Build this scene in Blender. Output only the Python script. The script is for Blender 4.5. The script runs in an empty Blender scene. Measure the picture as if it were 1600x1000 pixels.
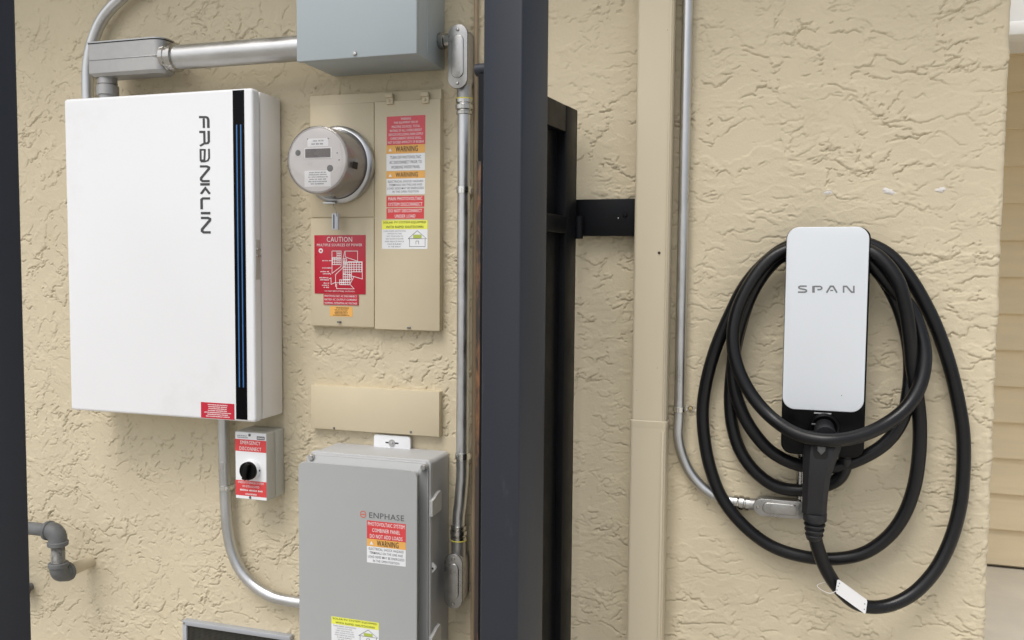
import bpy, bmesh, math, random
import numpy as np
from mathutils import Vector, Matrix
random.seed(7)
S = bpy.context.scene
COL = S.collection

# ------------------------------------------------------------------ camera
CAM_D, CAM_H, F = 2.09, 1.40, 1335.372        # metres in front of the wall, height, focal length in photo pixels
ROT = np.array([[0.9565517068, 0.2914431426, 0.0083502563],
                [0.0255041634, -0.0551092215, -0.9981545528],
                [-0.2904451235, 0.9549994075, -0.0601478334]])
cam_d = bpy.data.cameras.new('camera'); cam = bpy.data.objects.new('camera', cam_d); COL.objects.link(cam)
r_, d_, f_ = ROT
cam.matrix_world = Matrix(((r_[0], -d_[0], -f_[0], 0), (r_[1], -d_[1], -f_[1], -CAM_D),
                           (r_[2], -d_[2], -f_[2], CAM_H), (0, 0, 0, 1)))
cam_d.sensor_width = 36; cam_d.lens = F / 1600 * 36
cam_d.clip_start = .02; cam_d.clip_end = 500
cam_d.dof.use_dof = True; cam_d.dof.focus_distance = 2.05; cam_d.dof.aperture_fstop = 12
S.camera = cam

# ------------------------------------------------------------------ light
W_ = bpy.data.worlds.new('World'); S.world = W_; W_.use_nodes = True
wn = W_.node_tree; wn.nodes.clear()
sky = wn.nodes.new('ShaderNodeTexSky'); sky.sky_type = 'NISHITA'; sky.sun_disc = False
sky.sun_elevation = math.radians(52); sky.sun_rotation = math.radians(205)
sky.air_density = 1.0; sky.dust_density = 3.0
hs = wn.nodes.new('ShaderNodeHueSaturation'); hs.inputs['Saturation'].default_value = .34
bg = wn.nodes.new('ShaderNodeBackground'); bg.inputs['Strength'].default_value = .15
wo = wn.nodes.new('ShaderNodeOutputWorld')
wn.links.new(sky.outputs[0], hs.inputs['Color']); wn.links.new(hs.outputs[0], bg.inputs[0]); wn.links.new(bg.outputs[0], wo.inputs[0])
sun_d = bpy.data.lights.new('sun', 'SUN'); sun = bpy.data.objects.new('sun', sun_d); COL.objects.link(sun)
sun_d.energy = 1.25; sun_d.angle = math.radians(26); sun_d.color = (1, .96, .9)
sun.rotation_euler = Vector((.08, .48, -.86)).to_track_quat('-Z', 'Y').to_euler()
sun.location = (-2, -4, 6)
S.view_settings.view_transform = 'Standard'; S.view_settings.look = 'None'
S.view_settings.gamma = 1; S.view_settings.use_curve_mapping = False
S.view_settings.exposure = 0.18

# ------------------------------------------------------------------ helpers: places measured on the photo, put on a plane at depth Y
def W(px, py, Y=0.0):
    d = ROT.T @ np.array([(px - 800) / F, (py - 500) / F, 1.0])
    t = (CAM_D + Y) / d[1]
    return Vector((d[0] * t, Y, d[2] * t + CAM_H))
def Q(x0, y0, x1, y1, Y):                       # rectangle from its top-left and bottom-right corners
    a, b = W(x0, y0, Y), W(x1, y1, Y)
    return a.x, b.x, b.z, a.z                   # x0,x1,z0,z1

# ------------------------------------------------------------------ helpers: objects
def tag(o, label=None, cat=None, group=None, kind=None):
    if label: o['label'] = label
    if cat: o['category'] = cat
    if group: o['group'] = group
    if kind: o['kind'] = kind
    return o
def thing(name, label, cat, loc, group=None):
    o = bpy.data.objects.new(name, None); COL.objects.link(o); o.location = loc
    o.empty_display_size = .05
    return tag(o, label, cat, group)
def root_of(p):
    while p.parent: p = p.parent
    return p
def link_mesh(name, me, mat, parent=None, label=None, smooth=35):
    if mat:
        me.materials.append(mat)
    if smooth:
        me.polygons.foreach_set('use_smooth', [len(p.vertices) <= 4 and not (len(p.vertices) == 4 and p.area > .02) for p in me.polygons])
        me.set_sharp_from_angle(angle=math.radians(smooth))
    o = bpy.data.objects.new(name, me); COL.objects.link(o)
    if parent:
        off = root_of(parent).location
        me.transform(Matrix.Translation(-off)); o.parent = parent
    if label: o['label'] = label
    return o
def add(name, bm, mat, parent=None, label=None, smooth=35):
    bmesh.ops.recalc_face_normals(bm, faces=bm.faces)
    me = bpy.data.meshes.new(name); bm.to_mesh(me); bm.free()
    return link_mesh(name, me, mat, parent, label, smooth)
def NB(): return bmesh.new()
def merge(bm, b2):
    me = bpy.data.meshes.new('tmp'); b2.to_mesh(me); b2.free(); bm.from_mesh(me); bpy.data.meshes.remove(me)
def box(bm, x0, x1, y0, y1, z0, z1, bev=0, seg=2, M=None):
    b = NB()
    bmesh.ops.create_cube(b, size=1)
    bmesh.ops.transform(b, matrix=Matrix.Translation(((x0 + x1) / 2, (y0 + y1) / 2, (z0 + z1) / 2)) @ Matrix.Diagonal((abs(x1 - x0), abs(y1 - y0), abs(z1 - z0), 1)), verts=b.verts)
    if bev: bmesh.ops.bevel(b, geom=b.edges[:], offset=bev, segments=seg, affect='EDGES', profile=.5)
    if M: bmesh.ops.transform(b, matrix=M, verts=b.verts)
    merge(bm, b); return bm
def rrect(x0, x1, z0, z1, r, n=6):
    if not hasattr(r, '__len__'): r = (r,) * 4   # bl, br, tr, tl
    pts = []
    for (cx, cz, a0, rr) in ((x0 + r[0], z0 + r[0], 180, r[0]), (x1 - r[1], z0 + r[1], 270, r[1]), (x1 - r[2], z1 - r[2], 0, r[2]), (x0 + r[3], z1 - r[3], 90, r[3])):
        if rr < 1e-6: pts.append((cx, cz)); continue
        for i in range(n + 1):
            a = math.radians(a0 + 90 * i / n); pts.append((cx + rr * math.cos(a), cz + rr * math.sin(a)))
    return pts
def inset(pts, d):
    cx = sum(p[0] for p in pts) / len(pts); out = []
    n = len(pts)
    for i in range(n):
        a, b, c = Vector(pts[i - 1]), Vector(pts[i]), Vector(pts[(i + 1) % n])
        e1, e2 = (b - a), (c - b)
        if e1.length < 1e-7 or e2.length < 1e-7: out.append(tuple(b)); continue
        n1 = Vector((-e1.y, e1.x)).normalized(); n2 = Vector((-e2.y, e2.x)).normalized()
        m = n1 + n2
        if m.length < 1e-6: m = n1
        m.normalize(); k = d / max(.35, m.dot(n1)); out.append(tuple(b + m * k))
    return out
def prism(bm, pts, yf, yb, bev=0, seg=3, M=None):   # pts (x,z) counter-clockwise seen from the front, extruded from yf (front) back to yb
    rings = []
    if bev:
        for i in range(seg + 1):
            a = math.pi / 2 * i / seg
            rings.append(([p for p in inset(pts, bev * (1 - math.sin(a)))], yf + bev * (1 - math.cos(a))))
    else: rings.append((pts, yf))
    rings.append((pts, yb))
    vs = []
    for ps, y in rings: vs.append([bm.verts.new((x, y, z)) for x, z in ps])
    if M:
        for ring in vs:
            for v in ring: v.co = M @ v.co
    n = len(pts)
    bm.faces.new(vs[0]); bm.faces.new(vs[-1][::-1])
    for a, b in zip(vs, vs[1:]):
        for i in range(n): bm.faces.new((a[i], b[i], b[(i + 1) % n], a[(i + 1) % n]))
    return bm
def frames(P):
    T = []
    for i in range(len(P)):
        t = P[min(i + 1, len(P) - 1)] - P[max(i - 1, 0)]; T.append(t.normalized())
    u = Vector((0, 0, 1)) if abs(T[0].z) < .9 else Vector((0, 1, 0))
    N = []
    for t in T:
        u = (u - t * u.dot(t)).normalized(); N.append((t, u, t.cross(u)))
    return N
def tube(bm, P, r, n=16, cap=True):
    P = [Vector(p) for p in P]; fr = frames(P); rings = []
    for i, (p, (t, u, v)) in enumerate(zip(P, fr)):
        rr = r[i] if hasattr(r, '__len__') else r
        rings.append([bm.verts.new(p + rr * (math.cos(2 * math.pi * k / n) * u + math.sin(2 * math.pi * k / n) * v)) for k in range(n)])
    for a, b in zip(rings, rings[1:]):
        for k in range(n): bm.faces.new((a[k], a[(k + 1) % n], b[(k + 1) % n], b[k]))
    if cap: bm.faces.new(rings[0][::-1]); bm.faces.new(rings[-1])
    return bm
def lathe(bm, o, axis, prof, n=32):              # prof: (radius, distance along the axis)
    o = Vector(o); a = Vector(axis).normalized()
    P = [o + a * t for r, t in prof]
    u = Vector((0, 0, 1)) if abs(a.z) < .9 else Vector((1, 0, 0)); u = (u - a * u.dot(a)).normalized(); v = a.cross(u)
    rings = [[bm.verts.new(p + max(r, 1e-5) * (math.cos(2 * math.pi * k / n) * u + math.sin(2 * math.pi * k / n) * v)) for k in range(n)] for p, (r, t) in zip(P, prof)]
    for x, y in zip(rings, rings[1:]):
        for k in range(n): bm.faces.new((x[k], x[(k + 1) % n], y[(k + 1) % n], y[k]))
    bm.faces.new(rings[0][::-1]); bm.faces.new(rings[-1])
    return bm
def spline(P, m=10):
    P = [Vector(p) for p in P]; out = []
    for i in range(len(P) - 1):
        p0, p1, p2, p3 = P[max(i - 1, 0)], P[i], P[i + 1], P[min(i + 2, len(P) - 1)]
        # centripetal Catmull-Rom
        def tj(ti, a, b): return ti + max((b - a).length, 1e-6) ** .5
        t0 = 0; t1 = tj(t0, p0, p1) if i else -1; 
        if i == 0: p0 = p1 * 2 - p2; t1 = tj(0, p0, p1)
        t2 = tj(t1, p1, p2)
        if i == len(P) - 2: p3 = p2 * 2 - p1
        t3 = tj(t2, p2, p3)
        for k in range(m):
            t = t1 + (t2 - t1) * k / m
            A1 = p0 * ((t1 - t) / (t1 - t0)) + p1 * ((t - t0) / (t1 - t0)); A2 = p1 * ((t2 - t) / (t2 - t1)) + p2 * ((t - t1) / (t2 - t1))
            A3 = p2 * ((t3 - t) / (t3 - t2)) + p3 * ((t - t2) / (t3 - t2))
            B1 = A1 * ((t2 - t) / (t2 - t0)) + A2 * ((t - t0) / (t2 - t0)); B2 = A2 * ((t3 - t) / (t3 - t1)) + A3 * ((t - t1) / (t3 - t1))
            out.append(B1 * ((t2 - t) / (t2 - t1)) + B2 * ((t - t1) / (t2 - t1)))
    out.append(P[-1]); return out
# flat print -------------------------------------------------------
def text_mesh(s, offset=0.0):
    c = bpy.data.curves.new('txt', 'FONT'); c.body = s; c.resolution_u = 2; c.offset = offset; c.space_character = 1.08
    o = bpy.data.objects.new('txt', c); me = bpy.data.meshes.new_from_object(o)
    bpy.data.objects.remove(o); bpy.data.curves.remove(c); return me
def text_into(bm, s, x0, x1, z0, z1, y, offset=.012):
    if offset > .0045:                            # heavier type: two impressions a hair apart
        d = (offset - .002) * (z1 - z0) * 1.3
        text_into(bm, s, x0, x1 - d, z0, z1, y, .0); text_into(bm, s, x0 + d, x1, z0, z1, y - .00004, .0); return
    me = text_mesh(s, offset)
    n = len(me.vertices); co = np.empty(n * 3, np.float32); me.vertices.foreach_get('co', co); co = co.reshape(-1, 3)
    if not n: return
    mn, mx = co.min(0), co.max(0); sc = mx - mn
    new = np.zeros_like(co)
    new[:, 0] = x0 + (co[:, 0] - mn[0]) / sc[0] * (x1 - x0); new[:, 2] = z0 + (co[:, 1] - mn[1]) / sc[1] * (z1 - z0); new[:, 1] = y
    me.vertices.foreach_set('co', new.ravel()); bm.from_mesh(me); bpy.data.meshes.remove(me)
def stroke(bm, pts, w, y, M=lambda a, b: (a, b)):
    P = [Vector(p) for p in pts]; L = []; R = []
    for i in range(len(P)):
        d1 = (P[i] - P[i - 1]).normalized() if i else (P[1] - P[0]).normalized()
        d2 = (P[i + 1] - P[i]).normalized() if i < len(P) - 1 else d1
        n1 = Vector((-d1.y, d1.x)); n2 = Vector((-d2.y, d2.x)); m = n1 + n2
        m = n1 if m.length < 1e-4 else m.normalized()
        k = w / 2 / max(.5, m.dot(n1)); L.append(P[i] + m * k); R.append(P[i] - m * k)
    vl = []; vr = []
    for a, b in zip(L, R):
        x, z = M(a.x, a.y); vl.append(bm.verts.new((x, y, z))); x, z = M(b.x, b.y); vr.append(bm.verts.new((x, y, z)))
    for i in range(len(P) - 1): bm.faces.new((vl[i], vr[i], vr[i + 1], vl[i + 1]))
def dashes(bm, x0, x1, z0, z1, y, n, seed, align='c', fill=.9):   # lines of print too small to read: rows of word-length marks
    rd = random.Random(seed); h = (z1 - z0) / n
    for k in range(n):
        zc = z1 - (k + .5) * h; ww = (x1 - x0) * (rd.uniform(.6, 1) if align == 'c' else rd.uniform(.5, 1)) * fill
        xs = (x0 + x1) / 2 - ww / 2 if align == 'c' else x0
        if align == 'r': xs = x1 - ww
        x = xs
        while x < xs + ww - 1e-5:
            # word made of letter-like ticks
            l = min(rd.uniform(.1, .26) * (x1 - x0), xs + ww - x); t = x; step = h * .42
            while t < x + l:
                q = h * rd.uniform(.2, .3); top = rd.choice((0, 0, h * .08))
                v = [bm.verts.new(p) for p in ((t, y, zc - q), (t + step * .62, y, zc - q), (t + step * .62, y, zc + q - top), (t, y, zc + q - top))]
                bm.faces.new(v); t += step
            x += l + h * .4
def tri(bm, x, z, s, y):
    v = [bm.verts.new(p) for p in ((x - s, y, z - s * .8), (x + s, y, z - s * .8), (x, y, z + s * .9))]; bm.faces.new(v)

# ------------------------------------------------------------------ materials
def mat(name, col, rough=.5, metal=0., var=.06, vscale=6., bump=0., bscale=80., spec=.5, coat=0., stretch=(1, 1, 1), rvar=0.1, dirt=None, emit=None):
    m = bpy.data.materials.new(name); m.use_nodes = True; nt = m.node_tree; b = nt.nodes['Principled BSDF']
    tc = nt.nodes.new('ShaderNodeTexCoord'); mp = nt.nodes.new('ShaderNodeMapping'); mp.inputs['Scale'].default_value = stretch
    nt.links.new(tc.outputs['Object'], mp.inputs['Vector'])
    nz = nt.nodes.new('ShaderNodeTexNoise'); nz.inputs['Scale'].default_value = vscale; nz.inputs['Detail'].default_value = 6; nz.inputs['Roughness'].default_value = .6
    nt.links.new(mp.outputs[0], nz.inputs['Vector'])
    cr = nt.nodes.new('ShaderNodeValToRGB'); cr.color_ramp.elements[0].position = .3; cr.color_ramp.elements[1].position = .7
    lo = [max(0, c * (1 - var)) for c in col]; hi = [min(1, c * (1 + var)) for c in col]
    cr.color_ramp.elements[0].color = (*lo, 1); cr.color_ramp.elements[1].color = (*hi, 1)
    nt.links.new(nz.outputs['Fac'], cr.inputs['Fac']); out = cr.outputs['Color']
    if dirt:                                    # (colour, scale, threshold, amount): specks and smears with a shape of their own
        dn = nt.nodes.new('ShaderNodeTexNoise'); dn.inputs['Scale'].default_value = dirt[1]; dn.inputs['Detail'].default_value = 8; dn.inputs['Roughness'].default_value = .7
        nt.links.new(mp.outputs[0], dn.inputs['Vector'])
        mr = nt.nodes.new('ShaderNodeMapRange'); mr.inputs['From Min'].default_value = dirt[2]; mr.inputs['From Max'].default_value = dirt[2] + .12; mr.inputs['To Max'].default_value = dirt[3]
        nt.links.new(dn.outputs['Fac'], mr.inputs['Value'])
        mx = nt.nodes.new('ShaderNodeMix'); mx.data_type = 'RGBA'; mx.inputs['B'].default_value = (*dirt[0], 1)
        nt.links.new(mr.outputs[0], mx.inputs['Factor']); nt.links.new(out, mx.inputs['A']); out = mx.outputs['Result']
    nt.links.new(out, b.inputs['Base Color'])
    b.inputs['Metallic'].default_value = metal; b.inputs['Specular IOR Level'].default_value = spec; b.inputs['Coat Weight'].default_value = coat
    rr = nt.nodes.new('ShaderNodeMapRange'); rr.inputs['From Min'].default_value = .3; rr.inputs['From Max'].default_value = .7
    rr.inputs['To Min'].default_value = max(.02, rough - rvar); rr.inputs['To Max'].default_value = min(1, rough + rvar)
    nt.links.new(nz.outputs['Fac'], rr.inputs['Value']); nt.links.new(rr.outputs[0], b.inputs['Roughness'])
    if bump:
        bn = nt.nodes.new('ShaderNodeTexNoise'); bn.inputs['Scale'].default_value = bscale; bn.inputs['Detail'].default_value = 5
        nt.links.new(mp.outputs[0], bn.inputs['Vector'])
        bp = nt.nodes.new('ShaderNodeBump'); bp.inputs['Strength'].default_value = bump; bp.inputs['Distance'].default_value = .002
        nt.links.new(bn.outputs['Fac'], bp.inputs['Height']); nt.links.new(bp.outputs[0], b.inputs['Normal'])
    if emit:
        b.inputs['Emission Color'].default_value = (*emit[:3], 1); b.inputs['Emission Strength'].default_value = emit[3]
    return m
TAN = (.585, .512, .368)
m_stucco = mat('stucco_paint', TAN, .82, var=.06, vscale=2.2, bump=.3, bscale=260, spec=.3, dirt=((.47, .38, .23), 5, .62, .35))
m_tan = mat('tan_paint_metal', (.60, .52, .365), .5, var=.03, vscale=7, bump=.08, bscale=60, dirt=((.30, .22, .12), 26, .70, .5))
m_tan2 = mat('tan_paint_gutter', (.56, .49, .36), .48, var=.03, vscale=4, bump=.06, bscale=40, dirt=((.36, .28, .18), 14, .68, .5), stretch=(1, 1, .3))
m_white = mat('white_powder_coat', (.80, .81, .83), .42, var=.01, vscale=3, bump=.03, bscale=900, dirt=((.73, .73, .735), 2.5, .56, .5))
m_shell = mat('side_toned_white', (.82, .80, .785), .5, var=.015, vscale=3)  # same white as the front cover, tone shifted for the light on the sides
m_alu = mat('pale_aluminium', (.66, .695, .735), .42, metal=.0, var=.012, vscale=3, coat=.15)
m_blackgloss = mat('black_glass', (.002, .002, .003), .10, var=.1, spec=.08)
m_blue = mat('blue_light', (.03, .12, .3), .25, emit=(.04, .2, .5, .08))
m_black = mat('black_plastic', (.004, .004, .0045), .35, var=.15, vscale=30, spec=.16)
m_plug = mat('charcoal_plastic', (.015, .015, .017), .45, var=.12, vscale=20, bump=.15, bscale=700, spec=.4)
m_rubber = mat('cable_rubber', (.0055, .0055, .0065), .34, var=.2, vscale=12, bump=.1, bscale=300, spec=.36)
m_galv = mat('galvanised_steel', (.58, .585, .59), .36, metal=1, var=.09, vscale=25, bump=.05, bscale=120, dirt=((.40, .40, .40), 45, .62, .6), stretch=(1, 1, .5))
m_galv_h = mat('rigid_conduit_steel', (.54, .54, .535), .39, metal=1, var=.12, vscale=22, bump=.08, bscale=120, dirt=((.30, .30, .30), 60, .64, .7), stretch=(.5, 1, 1))
m_cast = mat('cast_aluminium', (.40, .395, .385), .46, metal=.85, var=.1, vscale=18, bump=.15, bscale=260, dirt=((.32, .31, .29), 40, .6, .5))
m_cover = mat('stamped_cover', (.40, .395, .385), .32, metal=1, var=.12, vscale=30, bump=.1, bscale=120, dirt=((.35, .34, .33), 50, .58, .6))
m_zinc = mat('bright_zinc', (.48, .47, .445), .22, metal=1, var=.1, vscale=40)
m_strap = mat('strap_zinc', (.72, .72, .70), .24, metal=1, var=.1, vscale=40)
m_brass2 = mat('yellowed_zinc', (.55, .45, .25), .3, metal=1)
m_brass = mat('yellow_ring', (.62, .55, .10), .5)
m_graybox = mat('grey_enamel', (.38, .43, .455), .38, var=.02, vscale=4, bump=.04, bscale=500)
m_poly = mat('grey_polycarbonate', (.385, .395, .395), .5, var=.02, vscale=4, bump=.06, bscale=800, rvar=.05)
m_poly2 = mat('light_grey_polycarbonate', (.46, .465, .47), .45, var=.02, vscale=4)
m_latch = mat('pale_grey_plastic', (.62, .62, .62), .45, var=.02)
m_switch = mat('switch_plastic', (.50, .50, .46), .5, var=.02)
m_lab = mat('label_white', (.80, .81, .83), .4, var=.01)
m_red = mat('label_red', (.66, .055, .06), .4, var=.05, vscale=20, dirt=((.75, .3, .28), 40, .66, .4))
m_red2 = mat('label_deep_red', (.50, .012, .035), .32, var=.04, vscale=15)
m_fade = mat('label_faded_red', (.66, .075, .095), .4, var=.05, vscale=20)
m_orange = mat('label_orange', (.80, .42, .10), .4, var=.04, vscale=20)
m_yellow = mat('label_yellow', (.82, .84, .10), .4, var=.03, vscale=20)
m_ink = mat('ink_black', (.02, .02, .025), .5)
m_inkg = mat('ink_grey', (.10, .105, .12), .5)
m_logo = mat('logo_dark_grey', (.045, .047, .05), .45)
m_logo2 = mat('logo_silver_grey', (.17, .18, .185), .45)
m_logo3 = mat('logo_slate', (.10, .105, .11), .45)
m_inkw = mat('ink_white', (.82, .80, .80), .5)
m_ring = mat('logo_orange', (.65, .12, .06), .5)
m_post = mat('slate_powder_coat', (.0145, .0180, .0275), .45, var=.10, vscale=3, bump=.05, bscale=200, dirt=((.07, .074, .082), 16, .62, .5), stretch=(1, 1, .3))
m_gate = mat('black_gate_steel', (.005, .0055, .007), .42, var=.2, vscale=10, bump=.1, bscale=80, spec=.16, dirt=((.03, .03, .03), 20, .66, .4))
m_rust = mat('rusty_steel', (.035, .024, .02), .7, var=.5, vscale=18, bump=.3, bscale=120, dirt=((.34, .15, .05), 12, .56, .9), stretch=(1, 1, .2))
m_galvpipe = mat('grey_pipe_paint', (.125, .13, .132), .6, var=.25, vscale=16, bump=.25, bscale=130, dirt=((.08, .08, .08), 30, .6, .6))
m_thread = mat('worn_thread', (.30, .295, .28), .5, metal=.4, var=.35, vscale=60, dirt=((.08, .07, .06), 90, .5, .8))
m_dark = mat('dark_gap', (.01, .01, .01), .8)
m_mesh = mat('vent_mesh', (.09, .085, .07), .6, metal=.3, var=.2, vscale=50)
m_ventframe = mat('vent_frame_metal', (.44, .46, .50), .42, metal=.4, var=.05)
m_siding = mat('siding_paint', (.74, .62, .42), .6, var=.05, vscale=6, bump=.6, bscale=14, stretch=(.25, 1, 3))
m_trim = mat('white_trim_paint', (.78, .78, .77), .45, var=.02)
m_soil = mat('grey_gravel', (.40, .38, .34), .9, var=.25, vscale=8, bump=.6, bscale=90)
m_conc = mat('concrete', (.70, .66, .575), .85, var=.10, vscale=3, bump=.5, bscale=140, dirt=((.25, .23, .20), 30, .66, .5))
m_patch = mat('bare_plaster', (.66, .635, .61), .8, var=.06, vscale=120, bump=.4, bscale=300)
m_dome = mat('meter_shroud', (.35, .33, .31), .25, var=.06, vscale=8, coat=.6)
m_face = mat('meter_face', (.60, .58, .575), .35, var=.03, vscale=10, coat=.5)
m_lcd = mat('meter_display', (.10, .085, .08), .25, var=.1)
m_seal = mat('clear_seal_plastic', (.62, .64, .70), .15, coat=.6)
m_card = mat('tag_card', (.82, .82, .83), .45, var=.01)
def glassmat():
    m = bpy.data.materials.new('meter_glass'); m.use_nodes = True; b = m.node_tree.nodes['Principled BSDF']
    b.inputs['Base Color'].default_value = (.93, .91, .90, 1); b.inputs['Roughness'].default_value = .04
    b.inputs['Transmission Weight'].default_value = 1; b.inputs['IOR'].default_value = 1.16; b.inputs['Coat Weight'].default_value = 1; b.inputs['Coat Roughness'].default_value = .03
    return m
m_glass = glassmat()

# ------------------------------------------------------------------ noise for the trowelled stucco
PT = np.random.RandomState(3).permutation(512).astype(np.int64)
GA = np.random.RandomState(5).rand(512) * 2 * np.pi
GX, GY = np.cos(GA), np.sin(GA)
def perlin(x, y, s):
    xi = np.floor(x).astype(np.int64); yi = np.floor(y).astype(np.int64); fx = x - xi; fy = y - yi
    def g(ix, iy, dx, dy):
        h = PT[(PT[(ix + s * 37) & 511] + iy) & 511]; return GX[h] * dx + GY[h] * dy
    u = fx * fx * fx * (fx * (fx * 6 - 15) + 10); v = fy * fy * fy * (fy * (fy * 6 - 15) + 10)
    a = g(xi, yi, fx, fy); b = g(xi + 1, yi, fx - 1, fy); c = g(xi, yi + 1, fx, fy - 1); d = g(xi + 1, yi + 1, fx - 1, fy - 1)
    return (a + u * (b - a)) + v * ((c + u * (d - c)) - (a + u * (b - a)))
def fbm(x, y, s, o=4, gain=.5):
    t = 0; a = 1
    for i in range(o): t = t + a * perlin(x * 2 ** i + 13.7 * i, y * 2 ** i - 7.1 * i, s + i); a *= gain
    return t
def sst(a, b, x):
    t = np.clip((x - a) / (b - a), 0, 1); return t * t * (3 - 2 * t)
def stucco_height(u, v, su, sv):
    # thin ragged skims left by the trowel: broad flat strokes to the right, shorter and wilder ones to the left
    # u, v are (rows, columns) arrays; su, sv their 1-D coordinates, for distances to a skim's edge
    def dist(n, t):                              # signed distance to the edge of a skim, and how far that edge faces down or sideways
        gv, gu = np.gradient(n, sv, su); g = np.sqrt(gu * gu + gv * gv) + 1e-6
        return (n - t) / np.maximum(g, 1.5), sst(-.15, .55, (gv - .35 * gu) / g)
    rt = sst(-.75, -.2, u)
    wx = .030 * fbm(u * 7, v * 7, 1, 3); wz = .022 * fbm(u * 7 + 40, v * 7, 2, 3)
    rag = fbm(u * 70, v * 90, 3, 3, .6)
    uu, vv = u + wx, v + wz
    tilt = .35 * np.sin(u * 2.3 + v * 1.1)
    flat = sst(-.16, .08, fbm(u * 3.4 + 2, v * 5, 97, 3))          # some stretches were left smooth
    h = 0
    for k, (fx, fz, t, amp, sd) in enumerate(((4.6, 9.5, .04, .0014, 11), (8, 15, .12, .0013, 21), (14, 23, .19, .0011, 31), (6, 8.5, .15, .0013, 41))):
        n_r = fbm(uu * fx, (vv + tilt * .12 * uu) * fz, sd, 4, .45)
        n_l = fbm(uu * fx * 1.75 + 9, vv * fz * .95, sd + 4, 4, .48)
        n = n_r * rt + n_l * (1 - rt) + rag * (.062 + .022 * k)
        d, dn = dist(n, t)
        fade = sst(-.06, .10, fbm(u * 10 + 5 * k, v * 14, sd + 7, 3)) * (.5 + .5 * flat)
        h = h + sst(-.0012, .0018, d) * amp * (.35 + .65 * fade) * (.55 + .45 * np.exp(-np.maximum(d, 0) / .03))
        h = h - .0036 * fade * dn * np.exp(-((d + .0007) / .0015) ** 2)
    lace = fbm(uu * 30, vv * 55, 51, 4, .6)
    lm = (.4 + .6 * flat) * sst(-.04, .12, fbm(uu * 6, vv * 13, 61, 3)) * sst(-.15, .15, fbm(u * 4, v * 5, 66, 2))
    for t, a in ((.06, .0008), (.30, .0007)):
        d, dn = dist(lace, t); h = h + lm * (sst(-.001, .0018, d) * a - .0011 * dn * np.exp(-((d + .0006) / .0016) ** 2))
    h = h + .0010 * fbm(u * 3, v * 4, 71, 2) + .00022 * fbm(u * 120, v * 120, 81, 2)
    return h

def stucco_wall():
    xc, rc = .4725, .014                        # corner, its rounding
    z0d, z1d = .10, 2.26; st = .0022
    s_list = np.concatenate([np.arange(-4.2, -2.42, .02), np.arange(-2.42, xc - rc, st)])
    arc = rc * math.pi / 2
    s_ext = np.concatenate([np.arange(xc - rc, xc - rc + arc + .03, st), np.arange(xc - rc + arc + .05, xc - rc + arc + 2.45, .06)])
    s = np.concatenate([s_list, s_ext]); z = np.concatenate([np.arange(-.06, z0d, .06), np.arange(z0d, z1d, st), np.arange(z1d + .06, 3.0, .06)])
    SS, ZZ = np.meshgrid(s, z)
    H = stucco_height(SS, ZZ, s, z) * sst(-2.56, -2.43, SS); H = H.ravel(); SS = SS.ravel(); ZZ = ZZ.ravel()
    e = SS - (xc - rc); a = np.clip(e / rc, 0, math.pi / 2); back = np.clip(e - arc, 0, None)
    # ragged build-up on the corner bead
    H = H + .002 * np.exp(-((e - arc * .45) / .012) ** 2) * (1 + 1.2 * fbm(ZZ * 30, SS * 10, 91, 3))
    nx, ny = np.sin(a), -np.cos(a)
    X = np.where(e < 0, SS, xc - rc + rc * np.sin(a)) + nx * H
    Y = np.where(e < 0, 0, rc - rc * np.cos(a) + back) + ny * H
    n, m = len(s), len(z)
    me = bpy.data.meshes.new('stucco_wall')
    me.vertices.add(n * m); me.vertices.foreach_set('co', np.stack([X, Y, ZZ], 1).astype(np.float32).ravel())
    i, j = np.meshgrid(np.arange(n - 1), np.arange(m - 1)); a0 = (j * n + i).ravel()
    quads = np.stack([a0, a0 + 1, a0 + n + 1, a0 + n], 1).astype(np.int32)
    me.loops.add(quads.size); me.loops.foreach_set('vertex_index', quads.ravel())
    me.polygons.add(len(quads)); me.polygons.foreach_set('loop_start', np.arange(0, quads.size, 4, dtype=np.int32))
    me.update(calc_edges=True); me.polygons.foreach_set('use_smooth', np.ones(len(quads), bool))
    me.materials.append(m_stucco)
    o = bpy.data.objects.new('stucco_wall', me); COL.objects.link(o)
    return tag(o, 'tan painted stucco house wall with ragged trowelled texture behind all the electrical boxes', 'wall')
wall = stucco_wall()
for k, (px, py, r) in enumerate(((1293, 300, .011), (1389, 299, .0125), (1470, 297, .0095))):
    c = W(px, py, -.002); b = NB(); n = 18; rd = random.Random(k + 3)
    ctr = b.verts.new((c.x, -.0024, c.z)); ring = []; ring2 = []
    ph = [rd.uniform(.55, 1.25) for _ in range(n)]
    for i in range(n):
        t = 2 * math.pi * i / n; q = r * ph[i]
        ring.append(b.verts.new((c.x + q * .6 * math.cos(t) * 1.3, -.0022, c.z + q * .6 * math.sin(t) * .8))); ring2.append(b.verts.new((c.x + q * math.cos(t) * 1.3, .001, c.z + q * .8 * math.sin(t))))
    for i in range(n):
        b.faces.new((ctr, ring[i], ring[(i + 1) % n])); b.faces.new((ring[i], ring2[i], ring2[(i + 1) % n], ring[(i + 1) % n]))
    add('plaster_patch', b, m_patch, wall, 'small white plaster daub filling a screw hole above the car charger', smooth=60)

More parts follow.
